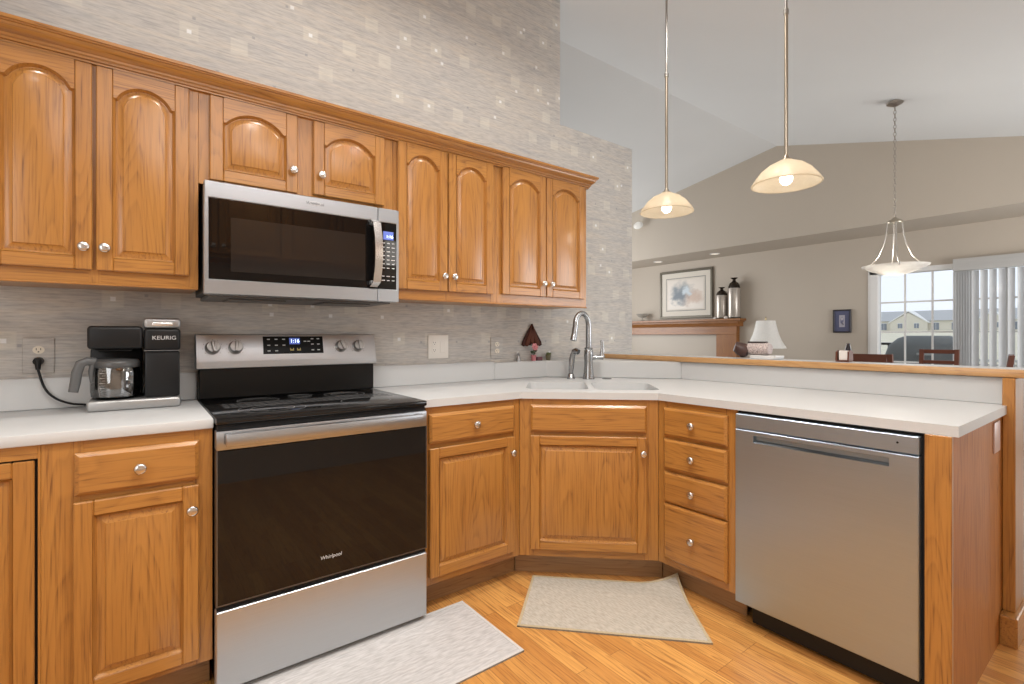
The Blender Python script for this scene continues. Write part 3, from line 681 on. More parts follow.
b = B(); b.tube([(.015, 0, .135), (.05, 0, .136), (.092, 0, .136)], [.015, .013, .014], 16); b.tube([(.084, 0, .136), (.083, 0, .16), (.086, .0, .20), (.082, 0, .243)], [.013, .0075, .006, .0055], 12, flat=1.6); b.build('lever', CHROME, t, smooth=50)
p = (1.980, -.249)
t = thing('side_sprayer', 'brushed nickel side sprayer standing left of the faucet', 'sprayer', (p[0], p[1], CZ), ANG)
b = B(); b.lathe([(.026, .0005), (.026, .006), (.022, .012), (.0195, .03), (.016, .034), (0, .034)], seg=28); b.build('base', CHROME, t, smooth=50)
b = B(); b.tube([(0, 0, .034), (.002, 0, .07), (.005, 0, .115), (.011, 0, .15), (.022, -.012, .176)], [.014, .0165, .019, .017, .016], 16); b.build('grip', CHROME, t, smooth=60)
b = B(); b.tube([(.016, -.006, .170), (.032, -.022, .178), (.046, -.034, .170)], [.018, .019, .017], 14); b.build('spray_head', CHROME, t, smooth=60)
b = B(); b.lathe([(.030, .0005), (.030, .003), (.026, .006), (.008, .007), (0, .007)], (2.150, -.396, CZ), 28); tag(b.build('sink_hole_cover', CHROME, smooth=50), 'flat round metal cap on the counter right of the faucet', 'hole cover')

# ------------------------------------------------------------------ outlets
def plate(x0, x1, z0, z1, name, label, mat, kind):
    t = thing(name, label, 'outlet', (0, -.0005, 0))
    b = B(); b.box(x0, x1, -.006, 0, z0, z1, .002, seg=2); b.build('plate', mat, t)
    def duplex(xc):
        b = B()
        for dz in (.021, -.021):
            zc = (z0+z1)/2+dz
            pts = [(xc+.0165*math.cos(a), zc+.0145*math.sin(a)) for a in [i*2*PI/24 for i in range(24)]]
            b.prism(pts, 'y', -.0085, -.0061)
        r = b.build('receptacle', CREAM if mat is PAPER else WHITE, t)
        b = B()
        for dz in (.021, -.021):
            zc = (z0+z1)/2+dz
            for dx_ in (-.006, .006): b.box(xc+dx_-.001, xc+dx_+.001, -.0088, -.0084, zc-.001, zc+.007)
            b.box(xc-.002, xc+.002, -.0088, -.0084, zc-.009, zc-.005)
        b.build('slot', BLACKM, r)
    if kind == 'single': duplex((x0+x1)/2)
    if kind == 'double':
        duplex(x0+.038)
        b = B(); b.box(x1-.055, x1-.022, -.0085, -.006, z0+.033, z1-.033, .001); b.build('rocker_switch', WHITE, t)
    return t
plate(-.537, -.452, 1.048, 1.178, 'wall_outlet', 'wallpapered single outlet plate with a black cord plugged in, left of the coffee maker', PAPER, 'single')
plate(1.105, 1.235, 1.057, 1.190, 'wall_outlet', 'white double outlet and switch plate right of the range', WHITE, 'double')
plate(1.535, 1.625, 1.046, 1.178, 'wall_outlet', 'wallpapered outlet plate just left of the ornaments', PAPER, 'single')

t = thing('wall_hook', 'tiny metal hook on the wallpaper right of the last upper cabinet', 'hook', (2.185, -.0008, 1.467))
M = Matrix.Rotation(PI/2, 4, 'X'); b = B(); b.lathe([(.009, 0), (.008, .003), (.003, .005), (.003, .018), (.007, .022), (.006, .028), (0, .029)], seg=14, M=M); b.build('peg', NICKEL, t)
# ------------------------------------------------------------------ coffee maker
t = thing('coffee_maker', 'black and silver coffee maker with a glass carafe on the left counter', 'coffee maker', (-.347, -.225, CZ))
b = B(); b.box(0, .278, 0, .20, .0005, .039, .010, seg=3); bs = b.build('base', SILVER, t, smooth=50)
b = B(); b.lathe([(.058, .0392), (.060, .0415), (.055, .0425), (0, .0425)], (.080, .075, 0), 32); b.build('warming_plate', BLACKM, bs)
b = B(); b.box(.002, .160, .150, .1995, .0395, .224, .008, seg=2); b.build('rear_body', BLACKM, t)
b = B(); b.box(.001, .161, .012, .1490, .224, .308, .012, seg=3); b.box(.03, .13, .03, .14, .2155, .2245, .004); b.build('brew_head', BLACKM, t)
b = B(); b.box(.1625, .278, .010, .1995, .216, .301, .012, seg=3); hd = b.build('pod_head', BLACKM, t)
b = B(); b.box(.1655, .276, .020, .1995, .0395, .2155, .008, seg=2); b.build('pod_tower', BLACKM, t)
b = B(); b.box(.1615, .279, .008, .1995, .3015, .340, .011, seg=3); cpz = b.build('top_cap', SILVER, t)
b = B(); b.box(.188, .254, .0005, .012, .309, .323, .004, seg=2); b.build('lid_handle', plain('bright_lid_handle', (.75, .74, .72), .25, .8), cpz)
b = B(); b.box(.1625, .278, .0095, .02, .2152, .2175, .0008); b.build('trim_strip', SILVER, hd)
text('brand_lettering', 'KEURIG', .0205, MARK, hd, (.226, .0094, .264), FRONT, .0004, 0, 1.08)
cc = (.080, .075, .043)
car = thing('carafe', 'glass coffee carafe with a grey handle on the coffee maker', 'carafe', (-.347+cc[0], -.225+cc[1], CZ+cc[2]))
b = B(); b.lathe([(.058, .001), (.072, .006), (.075, .03), (.075, .09), (.071, .118), (.066, .130), (.064, .130), (.069, .117), (.073, .09), (.073, .03), (.070, .008), (0, .005)], seg=40, close=False); b.build('glass_body', CARAFE, car, smooth=60)
b = B(); b.lathe([(.0715, .112), (.0725, .114), (.0725, .132), (.066, .141), (.03, .1455), (0, .146)], seg=40); b.build('lid', plain('smoked_lid', (.07, .07, .07), .3), car, smooth=50)
b = B(); P = [(-.058, -.03, .135), (-.080, -.04, .138), (-.097, -.045, .130), (-.106, -.047, .10), (-.111, -.048, .06), (-.116, -.049, .030)]
b.tube(P, [.012, .012, .0125, .013, .0125, .0115], 12, flat=1.25); b.tube([(-.063, -.032, .132), (-.069, -.032, .10), (-.067, -.031, .06)], [.010, .009, .006], 10); b.build('handle', GREYPL, car, smooth=50)
b = B()
for i in range(9): b.box(-.030-.007*(1+(i % 2)), -.028, -.0715+.0065, -.0705+.0065, .03+i*.009, .0312+i*.009)
b.build('level_mark', MARK, car)
# power cord
t = thing('power_cord', 'black power cord from the papered outlet to the coffee maker', 'cord', (0, 0, 0))
b = B(); b.tube([(-.4945, -.0092, 1.092), (-.4945, -.030, 1.092)], [.016, .014], 14); b.tube([(-.4945, -.024, 1.096), (-.493, -.030, 1.062)], [.011, .007], 12); b.build('plug', BLACKM, t)
ctrl = [(-.493, -.030, 1.064), (-.491, -.032, 1.054), (-.479, -.035, 1.006), (-.461, -.037, .971), (-.433, -.038, .946), (-.400, -.038, .931), (-.375, -.036, .926), (-.352, -.032, .9225)]
P = []
for i in range(len(ctrl)-1):
    p0, p1, p2, p3 = (Vector(ctrl[max(0, min(len(ctrl)-1, i+k))]) for k in (-1, 0, 1, 2))
    for s in range(6):
        u_ = s/6; P.append(tuple(.5*((2*p1)+(-p0+p2)*u_+(2*p0-5*p1+4*p2-p3)*u_*u_+(-p0+3*p1-3*p2+p3)*u_**3)))
P.append(ctrl[-1]); b = B(); b.tube(P, .0042, 10); b.build('cable', BLACKM, t, smooth=60)

# ------------------------------------------------------------------ corner shelf ornaments
SH = SZ+.0005
t = thing('figurine', 'tiny silvery bell-shaped figurine on the corner shelf', 'figurine', (1.741, -.018, SH))
b = B(); b.lathe([(.016, 0), (.0155, .004), (.012, .02), (.007, .034), (.0045, .040), (0, .041)], seg=20); b.build('skirt', SILVER, t, smooth=60)
b = B(); b.lathe([(0, .040), (.006, .043), (.0075, .049), (.006, .055), (0, .058)], seg=16); b.build('head', SILVER, t, smooth=60)
# wall ornament: wooden slats fanned like a pleated skirt
t = thing('wall_ornament', 'reddish brown fan-shaped wooden ornament hanging above the pink flower', 'ornament', (1.856, -.004, 1.252))
RW = plain('red_brown_wood', (.095, .026, .012), .6, 0, Specular_IOR_Level=.2); RW2 = plain('dark_red_wood', (.045, .012, .007), .6, 0, Specular_IOR_Level=.2)
for i in range(7):
    a = math.radians(-30+i*10); M = Matrix.Rotation(-a, 4, 'Y')
    b = B(); ln = .118+.011*abs(i-3)
    b.prism([(-.007, 0), (.007, 0), (.0165, -ln+.02), (.010, -ln), (-.010, -ln), (-.0165, -ln+.02)], 'y', -.016 if i % 2 else -.011, -.001 if i % 2 else -.0005, 0, .002, M=M); b.build('slat', RW if i % 2 else RW2, t)
b = B(); b.tube([(0, -.008, -.006), (0, -.008, .012)], [.010, .006], 12); b.build('hanger', RW2, t)
t = thing('flower_pot', 'small pink pot with a pink flower in front of the brown ornament', 'potted flower', (1.862, -.022, SH))
PINK = plain('pink_petal', (.62, .25, .27), .6); PINKP = plain('pink_pot', (.55, .20, .22), .5); LEAF = plain('dark_leaf', (.05, .07, .03), .6)
b = B(); b.lathe([(.014, 0), (.017, .03), (.019, .032), (.019, .038), (.015, .038), (.013, .03), (0, .03)], seg=20); b.build('pot', PINKP, t)
b = B(); b.tube([(0, 0, .03), (.002, 0, .055), (-.002, -.002, .085)], .002, 8); b.build('stem', LEAF, t)
for k in range(4):
    a = k*1.7+.4; b = B(); b.lathe([(0, 0), (.008, .006), (.010, .014), (.006, .022), (0, .026)], seg=8, M=Matrix.Translation((.0, -.002, .046+.006*k)) @ Matrix.Rotation(a, 4, 'Z') @ Matrix.Rotation(1.2, 4, 'Y') @ Matrix.Diagonal((1, .35, 1, 1))); b.build('leaf', LEAF, t)
for k in range(6):
    a = k*PI/3; b = B(); b.lathe([(0, 0), (.010, .008), (.012, .018), (.008, .027), (0, .031)], seg=10, M=Matrix.Translation((-.004, -.006, .088)) @ Matrix.Rotation(PI/2-.3, 4, 'X') @ Matrix.Rotation(a, 4, 'Z') @ Matrix.Rotation(1.0, 4, 'Y') @ Matrix.Diagonal((.5, 1, 1, 1))); b.build('petal', PINK, t, smooth=60)
b = B(); b.box(1.888, 1.934, -.030, -.008, SH, SH+.026, .003); tag(b.build('small_box', plain('maroon_card', (.13, .035, .05), .5)), 'little maroon box beside the pink flower pot on the shelf', 'box')
t = thing('small_plant', 'tiny olive potted plant on the corner shelf nearest the faucet', 'potted plant', (1.985, -.026, SH))
b = B(); b.lathe([(.013, 0), (.018, .034), (.0185, .038), (.015, .038), (.014, .032), (0, .032)], seg=18); b.build('pot', plain('brown_green_pot', (.12, .11, .06), .6), t)
b = B()
for k in range(9):
    a = k*2.4; b.lathe([(0, 0), (.006, .007), (.006, .014), (0, .022)], seg=8, M=Matrix.Translation((.009*math.cos(a)*(k % 3)/2, .009*math.sin(a)*(k % 3)/2, .033)) @ Matrix.Rotation(a, 4, 'Z') @ Matrix.Rotation(.5*(k % 3)/2, 4, 'Y'))
b.build('foliage', plain('olive_foliage', (.12, .14, .05), .6), t, smooth=60)

# ------------------------------------------------------------------ floor mats
def mat(name, label, corners, m, hem, curl=None, nx=48, ny=24, th=.006, hw=.012):
    c = [Vector((*p, 0)) for p in corners]  # bl, br, tr, tl
    ctr = sum(c, Vector())/4; t = thing(name, label, 'mat', (ctr.x, ctr.y, 0))
    def pt(u_, v_):
        p = (c[0]*(1-u_)+c[1]*u_)*(1-v_)+(c[3]*(1-u_)+c[2]*u_)*v_-ctr
        z = curl(u_, v_) if curl else 0
        return Vector((p.x, p.y, z))
    def sheet(us, vs, dz):
        tm = bmesh.new(); top = [[tm.verts.new(pt(a, d)+Vector((0, 0, th+dz))) for a in us] for d in vs]; bot = [[tm.verts.new(pt(a, d)+Vector((0, 0, .0005))) for a in us] for d in vs]
        for j in range(len(vs)-1):
            for i in range(len(us)-1):
                tm.faces.new((top[j][i], top[j][i+1], top[j+1][i+1], top[j+1][i])); tm.faces.new((bot[j][i], bot[j+1][i], bot[j+1][i+1], bot[j][i+1]))
        n_, m_ = len(us)-1, len(vs)-1
        for i in range(n_): tm.faces.new((bot[0][i], bot[0][i+1], top[0][i+1], top[0][i])); tm.faces.new((top[m_][i], top[m_][i+1], bot[m_][i+1], bot[m_][i]))
        for j in range(m_): tm.faces.new((top[j][0], top[j+1][0], bot[j+1][0], bot[j][0])); tm.faces.new((bot[j][n_], bot[j+1][n_], top[j+1][n_], top[j][n_]))
        return tm
    lx = (c[1]-c[0]).length; ly = (c[3]-c[0]).length
    b = B(); b._merge(sheet([i/nx for i in range(nx+1)], [i/ny for i in range(ny+1)], 0), 0); b.build('weave', m, t)
    b = B()
    hu, hv = hw/lx, hw/ly; full = [i/nx for i in range(nx+1)]; fv = [i/ny for i in range(ny+1)]
    b._merge(sheet([0, hu], fv, .0012), 0); b._merge(sheet([1-hu, 1], fv, .0012), 0); b._merge(sheet(full, [0, hv], .0013), 0); b._merge(sheet(full, [1-hv, 1], .0013), 0)
    b.build('hem', hem, t)
def curl_b(u_, v_):
    d = max(0, (u_-.72)/.28)*max(0, (v_-.55)/.45); return .055*d*d
mat('floor_mat', 'beige woven mat in front of the corner sink, one corner curled up', [(1.031, -.923), (1.561, -1.468), (1.843, -1.118), (1.350, -.636)], MATB, HEMB, curl_b)
def curl_g(u_, v_): return .006*math.exp(-((v_-.80)/.06)**2)*(.5+.5*math.sin(u_*3+1))
mat('floor_mat', 'long grey ribbed mat in front of the range', [(-.10, -1.067), (.957, -1.064), (.951, -.628), (-.10, -.628)], MATG, HEMG, curl_g)

# ------------------------------------------------------------------ pendants
def pendant(y, label, x=2.30, zr=1.919, R=.150):
    zc = ceil_z(y); t = thing('pendant_light', label, 'pendant light', (x, y, zr), 0, 'bell pendants over the bar')
    H = .112
    pr = [(R, .0), (R*.985, .012), (R*.90, .031), (R*.74, .063), (R*.52, .090), (R*.28, .107), (.030, .114)]
    pi = [(r-.004, z-.002) for r, z in pr]
    b = B(); b.lathe(pr+pi[::-1]+[pr[0]], seg=56, close=False); sh = b.build('glass_shade', SHGLASS, t, smooth=60)
    b = B(); b.tube([(R*math.cos(a), R*math.sin(a), .001) for a in [i*2*PI/56 for i in range(57)]], .004, 8); b.build('rim', SHGLASS, sh, smooth=60)
    b = B(); b.lathe([(.024, .106), (.027, .114), (.024, .120), (.016, .123), (.012, .133), (.008, .140), (0, .140)], seg=24); b.build('shade_holder', ROD, t, smooth=50)
    zt = zc-zr; zj = .81 if y > -1 else .83
    b = B(); b.tube([(0, 0, .139), (0, 0, zj)], .0085, 12); b.build('lower_rod', ROD, t, smooth=60)
    b = B(); b.tube([(0, 0, zj), (0, 0, zt-.02)], .0065, 12); b.tube([(0, 0, zj-.008), (0, 0, zj+.012)], .0125, 12); b.build('upper_rod', plain('grey_nickel', (.42, .40, .38), .3, 1), t, smooth=60)
    b = B(); b.lathe([(.058, -.002), (.056, -.012), (.03, -.026), (0, -.028)], (0, 0, zt-.012), 28); b.build('ceiling_canopy', ROD, t, smooth=50)
    b = B(); b.lathe([(0, -.006), (.016, -.001), (.027, .012), (.030, .028), (.026, .046), (.016, .066), (.013, .09), (0, .09)], seg=24); b.build('bulb', BULB, t, smooth=60)
    l = bpy.data.lights.new('pendant_bulb', 'POINT'); l.energy = .7; l.color = (1, .92, .80); l.shadow_soft_size = .04
    o = bpy.data.objects.new('pendant_bulb', l); COL.objects.link(o); o.parent = t; o.location = (0, 0, -.035)
pendant(-.729, 'bell glass pendant on a long rod, the lower one nearer the cabinet wall')
pendant(-1.408, 'bell glass pendant on a long rod, the larger one farther from the cabinet wall')
# chandelier
hx, hy = 5.02, -1.098; hz = 1.785; zc = ceil_z(hy)
t = thing('chandelier', 'frosted glass bowl chandelier hanging on a chain over the dining table', 'chandelier', (hx, hy, hz))
R = .235
b = B(); b.lathe([(R+.004, .008), (R, .0), (R*.86, -.018), (R*.62, -.045), (R*.34, -.066), (0, -.074), (0, -.069), (R*.33, -.061), (R*.60, -.040), (R*.84, -.012), (R-.006, .006), (R+.004, .008)], seg=64, close=False); b.build('glass_bowl', BOWLG, t, smooth=60)
b = B(); b.lathe([(.055, .375), (.058, .385), (.05, .398), (.022, .412), (.010, .425), (0, .425)], seg=28); b.build('hub', ROD, t, smooth=50)
for k in range(4):
    a = math.radians(113+90*k); ca, sa = math.cos(a), math.sin(a)
    prf = [(.052, .385), (.056, .33), (.062, .27), (.082, .18), (.118, .09), (.165, .03), (R-.012, .006)]
    b = B(); b.tube([(r*ca, r*sa, z) for r, z in prf], .0044, 10); b.tube([((R-.012)*ca, (R-.012)*sa, -.012), ((R-.012)*ca, (R-.012)*sa, .016)], .009, 10); b.build('arm', plain('pale_nickel', (.50, .47, .43), .35, 1) if k == 0 else bpy.data.materials['pale_nickel'], t, smooth=60)
b = B()
def link(z, rot, r=.016, w=.6):
    M = Matrix.Translation((0, 0, z)) @ Matrix.Rotation(rot, 4, 'Z')
    b.tube([(r*w*math.sin(a), 0, r*1.3*math.cos(a)) for a in [i*2*PI/12 for i in range(13)]], .0026, 6, M=M)
link(.447, 0, .022, 1.0); z = .482; k = 0
while z < zc-hz-.05: link(z, PI/2*(k % 2), .015); z += .0315; k += 1
b.build('chain', plain('chain_nickel', (.36, .32, .28), .4, 1), t, smooth=60)
b = B(); b.lathe([(.062, 0), (.060, -.014), (.035, -.028), (.012, -.040), (0, -.040)], (0, 0, zc-hz-.008), 28); b.build('ceiling_canopy', bpy.data.materials['chain_nickel'], t, smooth=50)
for k in range(3):
    a = 2*PI*k/3; b = B(); b.lathe([(0, .0), (.018, .012), (.022, .03), (.014, .055), (0, .06)], (.07*math.cos(a), .07*math.sin(a), -.035), 16); b.build('bulb', BULB, t, smooth=60)
l = bpy.data.lights.new('chandelier_bulb', 'POINT'); l.energy = 8; l.color = (1, .94, .84); l.shadow_soft_size = .06
o = bpy.data.objects.new('chandelier_bulb', l); COL.objects.link(o); o.parent = t; o.location = (0, 0, .06)

# ------------------------------------------------------------------ living side: mantel and what is on it
t = thing('fireplace_mantel', 'oak fireplace mantel against the far wall', 'mantel', (XE, 0, 0))
MY0, MY1 = 1.345, 4.35; legw = .33
b = B(); b.box(-.19, -.001, MY0-.02, MY1+.02, 1.415, 1.448, .004); b.box(-.165, -.001, MY0+.005, MY1-.005, 1.395, 1.4145, .006); b.build('shelf', MANTEL, t)
b = B(); b.prism([(0, 1.33), (-.11, 1.33), (-.115, 1.345), (-.15, 1.385), (-.15, 1.3945), (0, 1.3945)], 'y', MY0+.03, MY1-.03); b.build('crown', MANTEL, t)
b = B(); b.box(-.095, -.001, MY0+.085, MY1-.085, 1.205, 1.3295, .002); b.build('frieze', MANTEL, t)
for y in (MY0+.085, MY1-.085-legw):
    b = B(); b.box(-.10, -.001, y, y+legw, .0, 1.2045, .003); b.build('leg', MANTELZ, t)
b = B(); b.box(-.03, -.001, MY0+.085+legw+.001, MY1-.086-legw, .0, 1.204, .001); sr = b.build('tile_surround', paint('beige_tile', (.46, .40, .33), .5), t)
ym = (MY0+MY1)/2; b = B(); b.box(-.045, -.0305, ym-.55, ym+.55, .05, .80, .004); b.build('firebox', DARKIN, sr)
# picture
def picture(name, label, y0, y1, z0, z1, fw, fm, mats, x=XE):
    t = thing(name, label, 'picture', (x-.001, 0, 0)); b = B()
    b.box(-.028, 0, y0, y1, z1-fw, z1, .004); b.box(-.028, 0, y0, y1, z0, z0+fw, .004); b.box(-.028, 0, y0, y0+fw, z0+fw, z1-fw, .004); b.box(-.028, 0, y1-fw, y1, z0+fw, z1-fw, .004); b.build('frame', fm, t)
    ins = 0
    for nm, m, w_ in mats:
        b = B(); b.box(-.016-.0012*ins, -.0145-.0012*ins, y0+fw+w_, y1-fw-w_, z0+fw+w_, z1-fw-w_); b.build(nm, m, t); ins += 1
    return t
def print_mat(name, base, blobs, scale=3.0, seedv=0):
    m, t, p = nt(name); tc = N(t, 'ShaderNodeTexCoord'); mp = N(t, 'ShaderNodeMapping'); mp.inputs['Location'].default_value = (seedv, seedv, 0); L(t, tc.outputs['Generated'], mp.inputs['Vector'])
    sep = N(t, 'ShaderNodeSeparateXYZ'); L(t, tc.outputs['Generated'], sep.inputs[0]); c = base
    for (yy, zz, r, col) in blobs:
        n = N(t, 'ShaderNodeTexNoise'); n.inputs['Scale'].default_value = scale*1.6; n.inputs['Detail'].default_value = 5; L(t, mp.outputs[0], n.inputs['Vector'])
        dy_ = math_(t, 'SUBTRACT', sep.outputs[1], yy); dz_ = math_(t, 'SUBTRACT', sep.outputs[2], zz)
        d = math_(t, 'SQRT', math_(t, 'ADD', math_(t, 'MULTIPLY', dy_, dy_), math_(t, 'MULTIPLY', dz_, dz_)))
        d = math_(t, 'ADD', d, math_(t, 'MULTIPLY', math_(t, 'SUBTRACT', n.outputs['Fac'], .5), .55))
        mr = N(t, 'ShaderNodeMapRange'); mr.inputs['From Min'].default_value = r; mr.inputs['From Max'].default_value = r*.35; L(t, d, mr.inputs['Value'])
        c = mixc(t, math_(t, 'MULTIPLY', mr.outputs[0], .95), c, col)
    if isinstance(c, tuple): p.inputs['Base Color'].default_value = (*c, 1)
    else: L(t, c, p.inputs['Base Color'])
    p.inputs['Roughness'].default_value = .4; return m
ART = print_mat('abstract_print', (.66, .60, .53), [(.60, .52, .44, (.20, .23, .25)), (.32, .38, .34, (.50, .37, .29)), (.66, .42, .30, (.10, .13, .16)), (.42, .58, .15, (.50, .57, .62))])
picture('framed_print', 'large framed blue and peach abstract print above the mantel', 1.864, 2.868, 1.478, 2.292, .040, plain('bronze_frame', (.09, .075, .05), .4, .3),
        [('mat_board', plain('cream_mat', (.66, .61, .53), .7), 0), ('mat_line', plain('grey_mat_line', (.28, .27, .25), .7), .085), ('inner_mat', plain('cream_inner_mat', (.62, .57, .50), .7), .098), ('print', ART, .118)])
ART2 = print_mat('small_art', (.40, .38, .42), [(.5, .5, .4, (.10, .11, .20)), (.5, .65, .15, (.55, .50, .50)), (.4, .3, .16, (.12, .10, .10))], 4, 3)
picture('framed_picture', 'small dark blue framed picture on the wall left of the patio door', -.062, .148, 1.225, 1.527, .018, plain('dark_frame', (.03, .026, .03), .4),
        [('mat_board', plain('navy_mat', (.085, .09, .16), .6), 0), ('print', ART2, .055)])
def vase(y, r, h, label):
    t = thing('vase', label, 'vase', (XE-.105, y, 1.4485), 0, 'tall mercury glass bottles on the mantel')
    m = bpy.data.materials.get('mercury_glass')
    if not m:
        m, tt, p = nt('mercury_glass'); n = N(tt, 'ShaderNodeTexNoise'); n.inputs['Scale'].default_value = 30; n.inputs['Detail'].default_value = 6
        L(tt, mixc(tt, n.outputs['Fac'], (.26, .22, .18), (.62, .56, .50)), p.inputs['Base Color']); p.inputs['Metallic'].default_value = .35; p.inputs['Roughness'].default_value = .25
    dk = bpy.data.materials.get('dark_bronze_glass') or plain('dark_bronze_glass', (.035, .025, .018), .2, .4)
    b = B(); b.lathe([(r*.92, .001), (r, .02), (r, h*.72), (r*.97, h*.745)], seg=32); b.build('body', m, t, smooth=60)
    b = B(); b.lathe([(r*.985, h*.745), (r*.92, h*.80), (r*.72, h*.865), (r*.42, h*.90), (r*.27, h*.925), (r*.25, h*.96), (r*.55, h*.985), (r*.60, h), (r*.4, h), (0, h*.985)], seg=32); b.build('neck', dk, t, smooth=60)
    b = B(); b.lathe([(r*.95, .0005), (r*1.02, .004), (r*1.02, .014), (r*.98, .02)], seg=32); b.build('foot', dk, t, smooth=60)
vase(1.663, .083, .49, 'shorter antique silver bottle vase on the mantel beside the framed print')
vase(1.462, .088, .62, 'taller antique silver bottle vase at the right end of the mantel')
b = B(); b.lathe([(0, .03), (.030, .020), (.033, 0), (.026, 0)], (XE-.165, 1.56, 1.4485), 14); b.lathe([(0, .03), (.022, .018), (.027, 0), (.02, 0)], (XE-.170, 1.71, 1.4485), 14); 
b.bm.free()
for y, r, lb in ((1.555, .034, 'small white shell at the foot of the two vases'), (1.735, .026, 'smaller white shell at the left foot of the short vase')):
    b = B(); b.lathe([(r*.8, 0), (r, r*.35), (r*.8, r*.8), (r*.3, r*1.15), (0, r*1.2)], (XE-.170-.0*r, y, 1.4485), 16); tag(b.build('shell', plain('white_shell', (.66, .60, .55), .5), smooth=60), lb, 'shell')
t = thing('glass_bowl', 'clear glass dish on the left of the mantel', 'dish', (XE-.11, 3.18, 1.4485))
b = B(); b.lathe([(.05, .0005), (.05, .006), (.015, .02), (.015, .05), (.08, .08), (.11, .13), (.107, .13), (.076, .084), (0, .06)], seg=28, close=False); b.build('bowl', translucent('milky_glass', (.62, .60, .56), .5, .45), t, smooth=60)
b = B(); b.lathe([(0, .0), (.05, 0), (.06, -.02), (.05, -.035), (0, -.038)], seg=24, M=Matrix.Translation((6.319, 2.68, 2.985)) @ Matrix.Rotation(PI/2, 4, 'Y') @ Matrix.Diagonal((1, 1.6, 1, 1))); tag(b.build('smoke_detector', WHITE, smooth=50), 'white detector high on the gable wall', 'detector')

# table lamp on side table
lx, ly = 6.55, .745
t = thing('side_table', 'small dark side table under the white table lamp', 'table', (lx, ly, 0))
b = B(); b.lathe([(.28, .56), (.29, .57), (.29, .585), (.28, .592), (0, .592)], seg=32); b.build('table_top', CHERRY, t)
b = B(); b.lathe([(.16, .001), (.16, .02), (.03, .05), (.025, .40), (.05, .5595)], seg=24); b.build('pedestal', CHERRY, t)
t = thing('table_lamp', 'table lamp with a white bell shade in front of the far wall', 'lamp', (lx, ly, .5925))
b = B(); b.lathe([(.09, .0005), (.09, .015), (.04, .03), (.03, .06), (.085, .14), (.09, .2), (.05, .30), (.018, .34), (.012, .40), (0, .40)], seg=28); b.build('base', plain('lamp_ceramic', (.30, .24, .18), .3), t, smooth=60)
pr = [(.115, .795), (.118, .788), (.130, .72), (.155, .62), (.195, .52), (.245, .432), (.248, .425)]
b = B(); b.lathe(pr+[(r-.004, z) for r, z in pr[::-1]]+[pr[0]], seg=40, close=False); b.build('lamp_shade', SHADE, t, smooth=60)
b = B(); b.tube([(0, 0, .39), (0, 0, .80)], .005, 8); b.tube([(-.115, 0, .79), (.115, 0, .79)], .003, 6); b.lathe([(.010, .80), (.012, .815), (.007, .83), (.009, .84), (0, .852)], seg=14); b.build('finial', plain('brass', (.35, .28, .16), .35, 1), t, smooth=60)

# things on the bar
BZ = 1.0550
b = B(); b.prism([(-1.222, BZ), (-1.081, BZ), (-1.081, BZ+.020), (-1.227, BZ+.020)], 'x', 2.585, 2.69, 0, .003); tag(b.build('white_book', plain('white_cover', (.66, .66, .66), .4)), 'thin white book lying on the bar under the patterned roll', 'book')
m, tt, p_ = nt('patterned_roll'); n_ = N(tt, 'ShaderNodeTexNoise'); n_.inputs['Scale'].default_value = 26; n_.inputs['Detail'].default_value = 2; rmp = N(tt, 'ShaderNodeValToRGB'); L(tt, n_.outputs['Fac'], rmp.inputs[0]); rmp.color_ramp.elements[0].position = .44; rmp.color_ramp.elements[0].color = (.16, .13, .13, 1); rmp.color_ramp.elements[1].position = .52; rmp.color_ramp.elements[1].color = (.68, .58, .56, 1); L(tt, rmp.outputs[0], p_.inputs['Base Color']); p_.inputs['Roughness'].default_value = .7
t = thing('rolled_towel', 'rolled pale patterned towel lying on the white book on the bar', 'towel', (2.635, -1.055, BZ+.0205))
b = B(); b.tube([(0, .005, .036), (0, -.01, .036), (0, -.105, .036), (0, -.118, .036)], [.030, .0355, .0355, .030], 24); b.build('roll', m, t, smooth=50)
b = B(); b.box(-.018, .016, -.100, .004, .0685, .078, .004, seg=2); b.build('fold', plain('dark_fold', (.06, .045, .045), .7), t)
b = B(); P = []
b.tube([(2.615, -.990, BZ+.030), (2.618, -1.008, BZ+.050), (2.62, -1.030, BZ+.045), (2.624, -1.052, BZ+.030)], [.028, .0495, .043, .029], 16); tag(b.build('leather_pouch', plain('dark_brown_leather', (.05, .02, .015), .5), smooth=60), 'dark brown rounded leather pouch on the bar left of the patterned roll', 'pouch')
t = thing('napkin_holder', 'wooden napkin holder with white napkins at the far edge of the bar', 'napkin holder', (2.640, -1.535, BZ))
b = B(); b.box(-.024, .034, -.030, .030, 0.0005, .008, .002); b.build('base', CHERRY, t)
for y in (-.030, .023):
    b = B(); b.prism([(-.024, .008), (.034, .008), (.030, .050), (.005, .058), (-.020, .050)], 'y', y, y+.007); b.build('side', CHERRY, t)
b = B(); b.box(-.016, .026, -.022, .017, .0085, .056, .002); b.build('napkins', plain('white_paper', (.76, .72, .68), .8), t)
b = B(); b.lathe([(.014, 0), (.015, .004), (.0145, .056), (.010, .080), (.008, .092), (.0, .093)], (2.698, -1.535, BZ), 18); tag(b.build('dark_bottle', plain('dark_bottle', (.02, .018, .022), .2), smooth=60), 'small dark bottle behind the napkin holder on the bar', 'bottle')

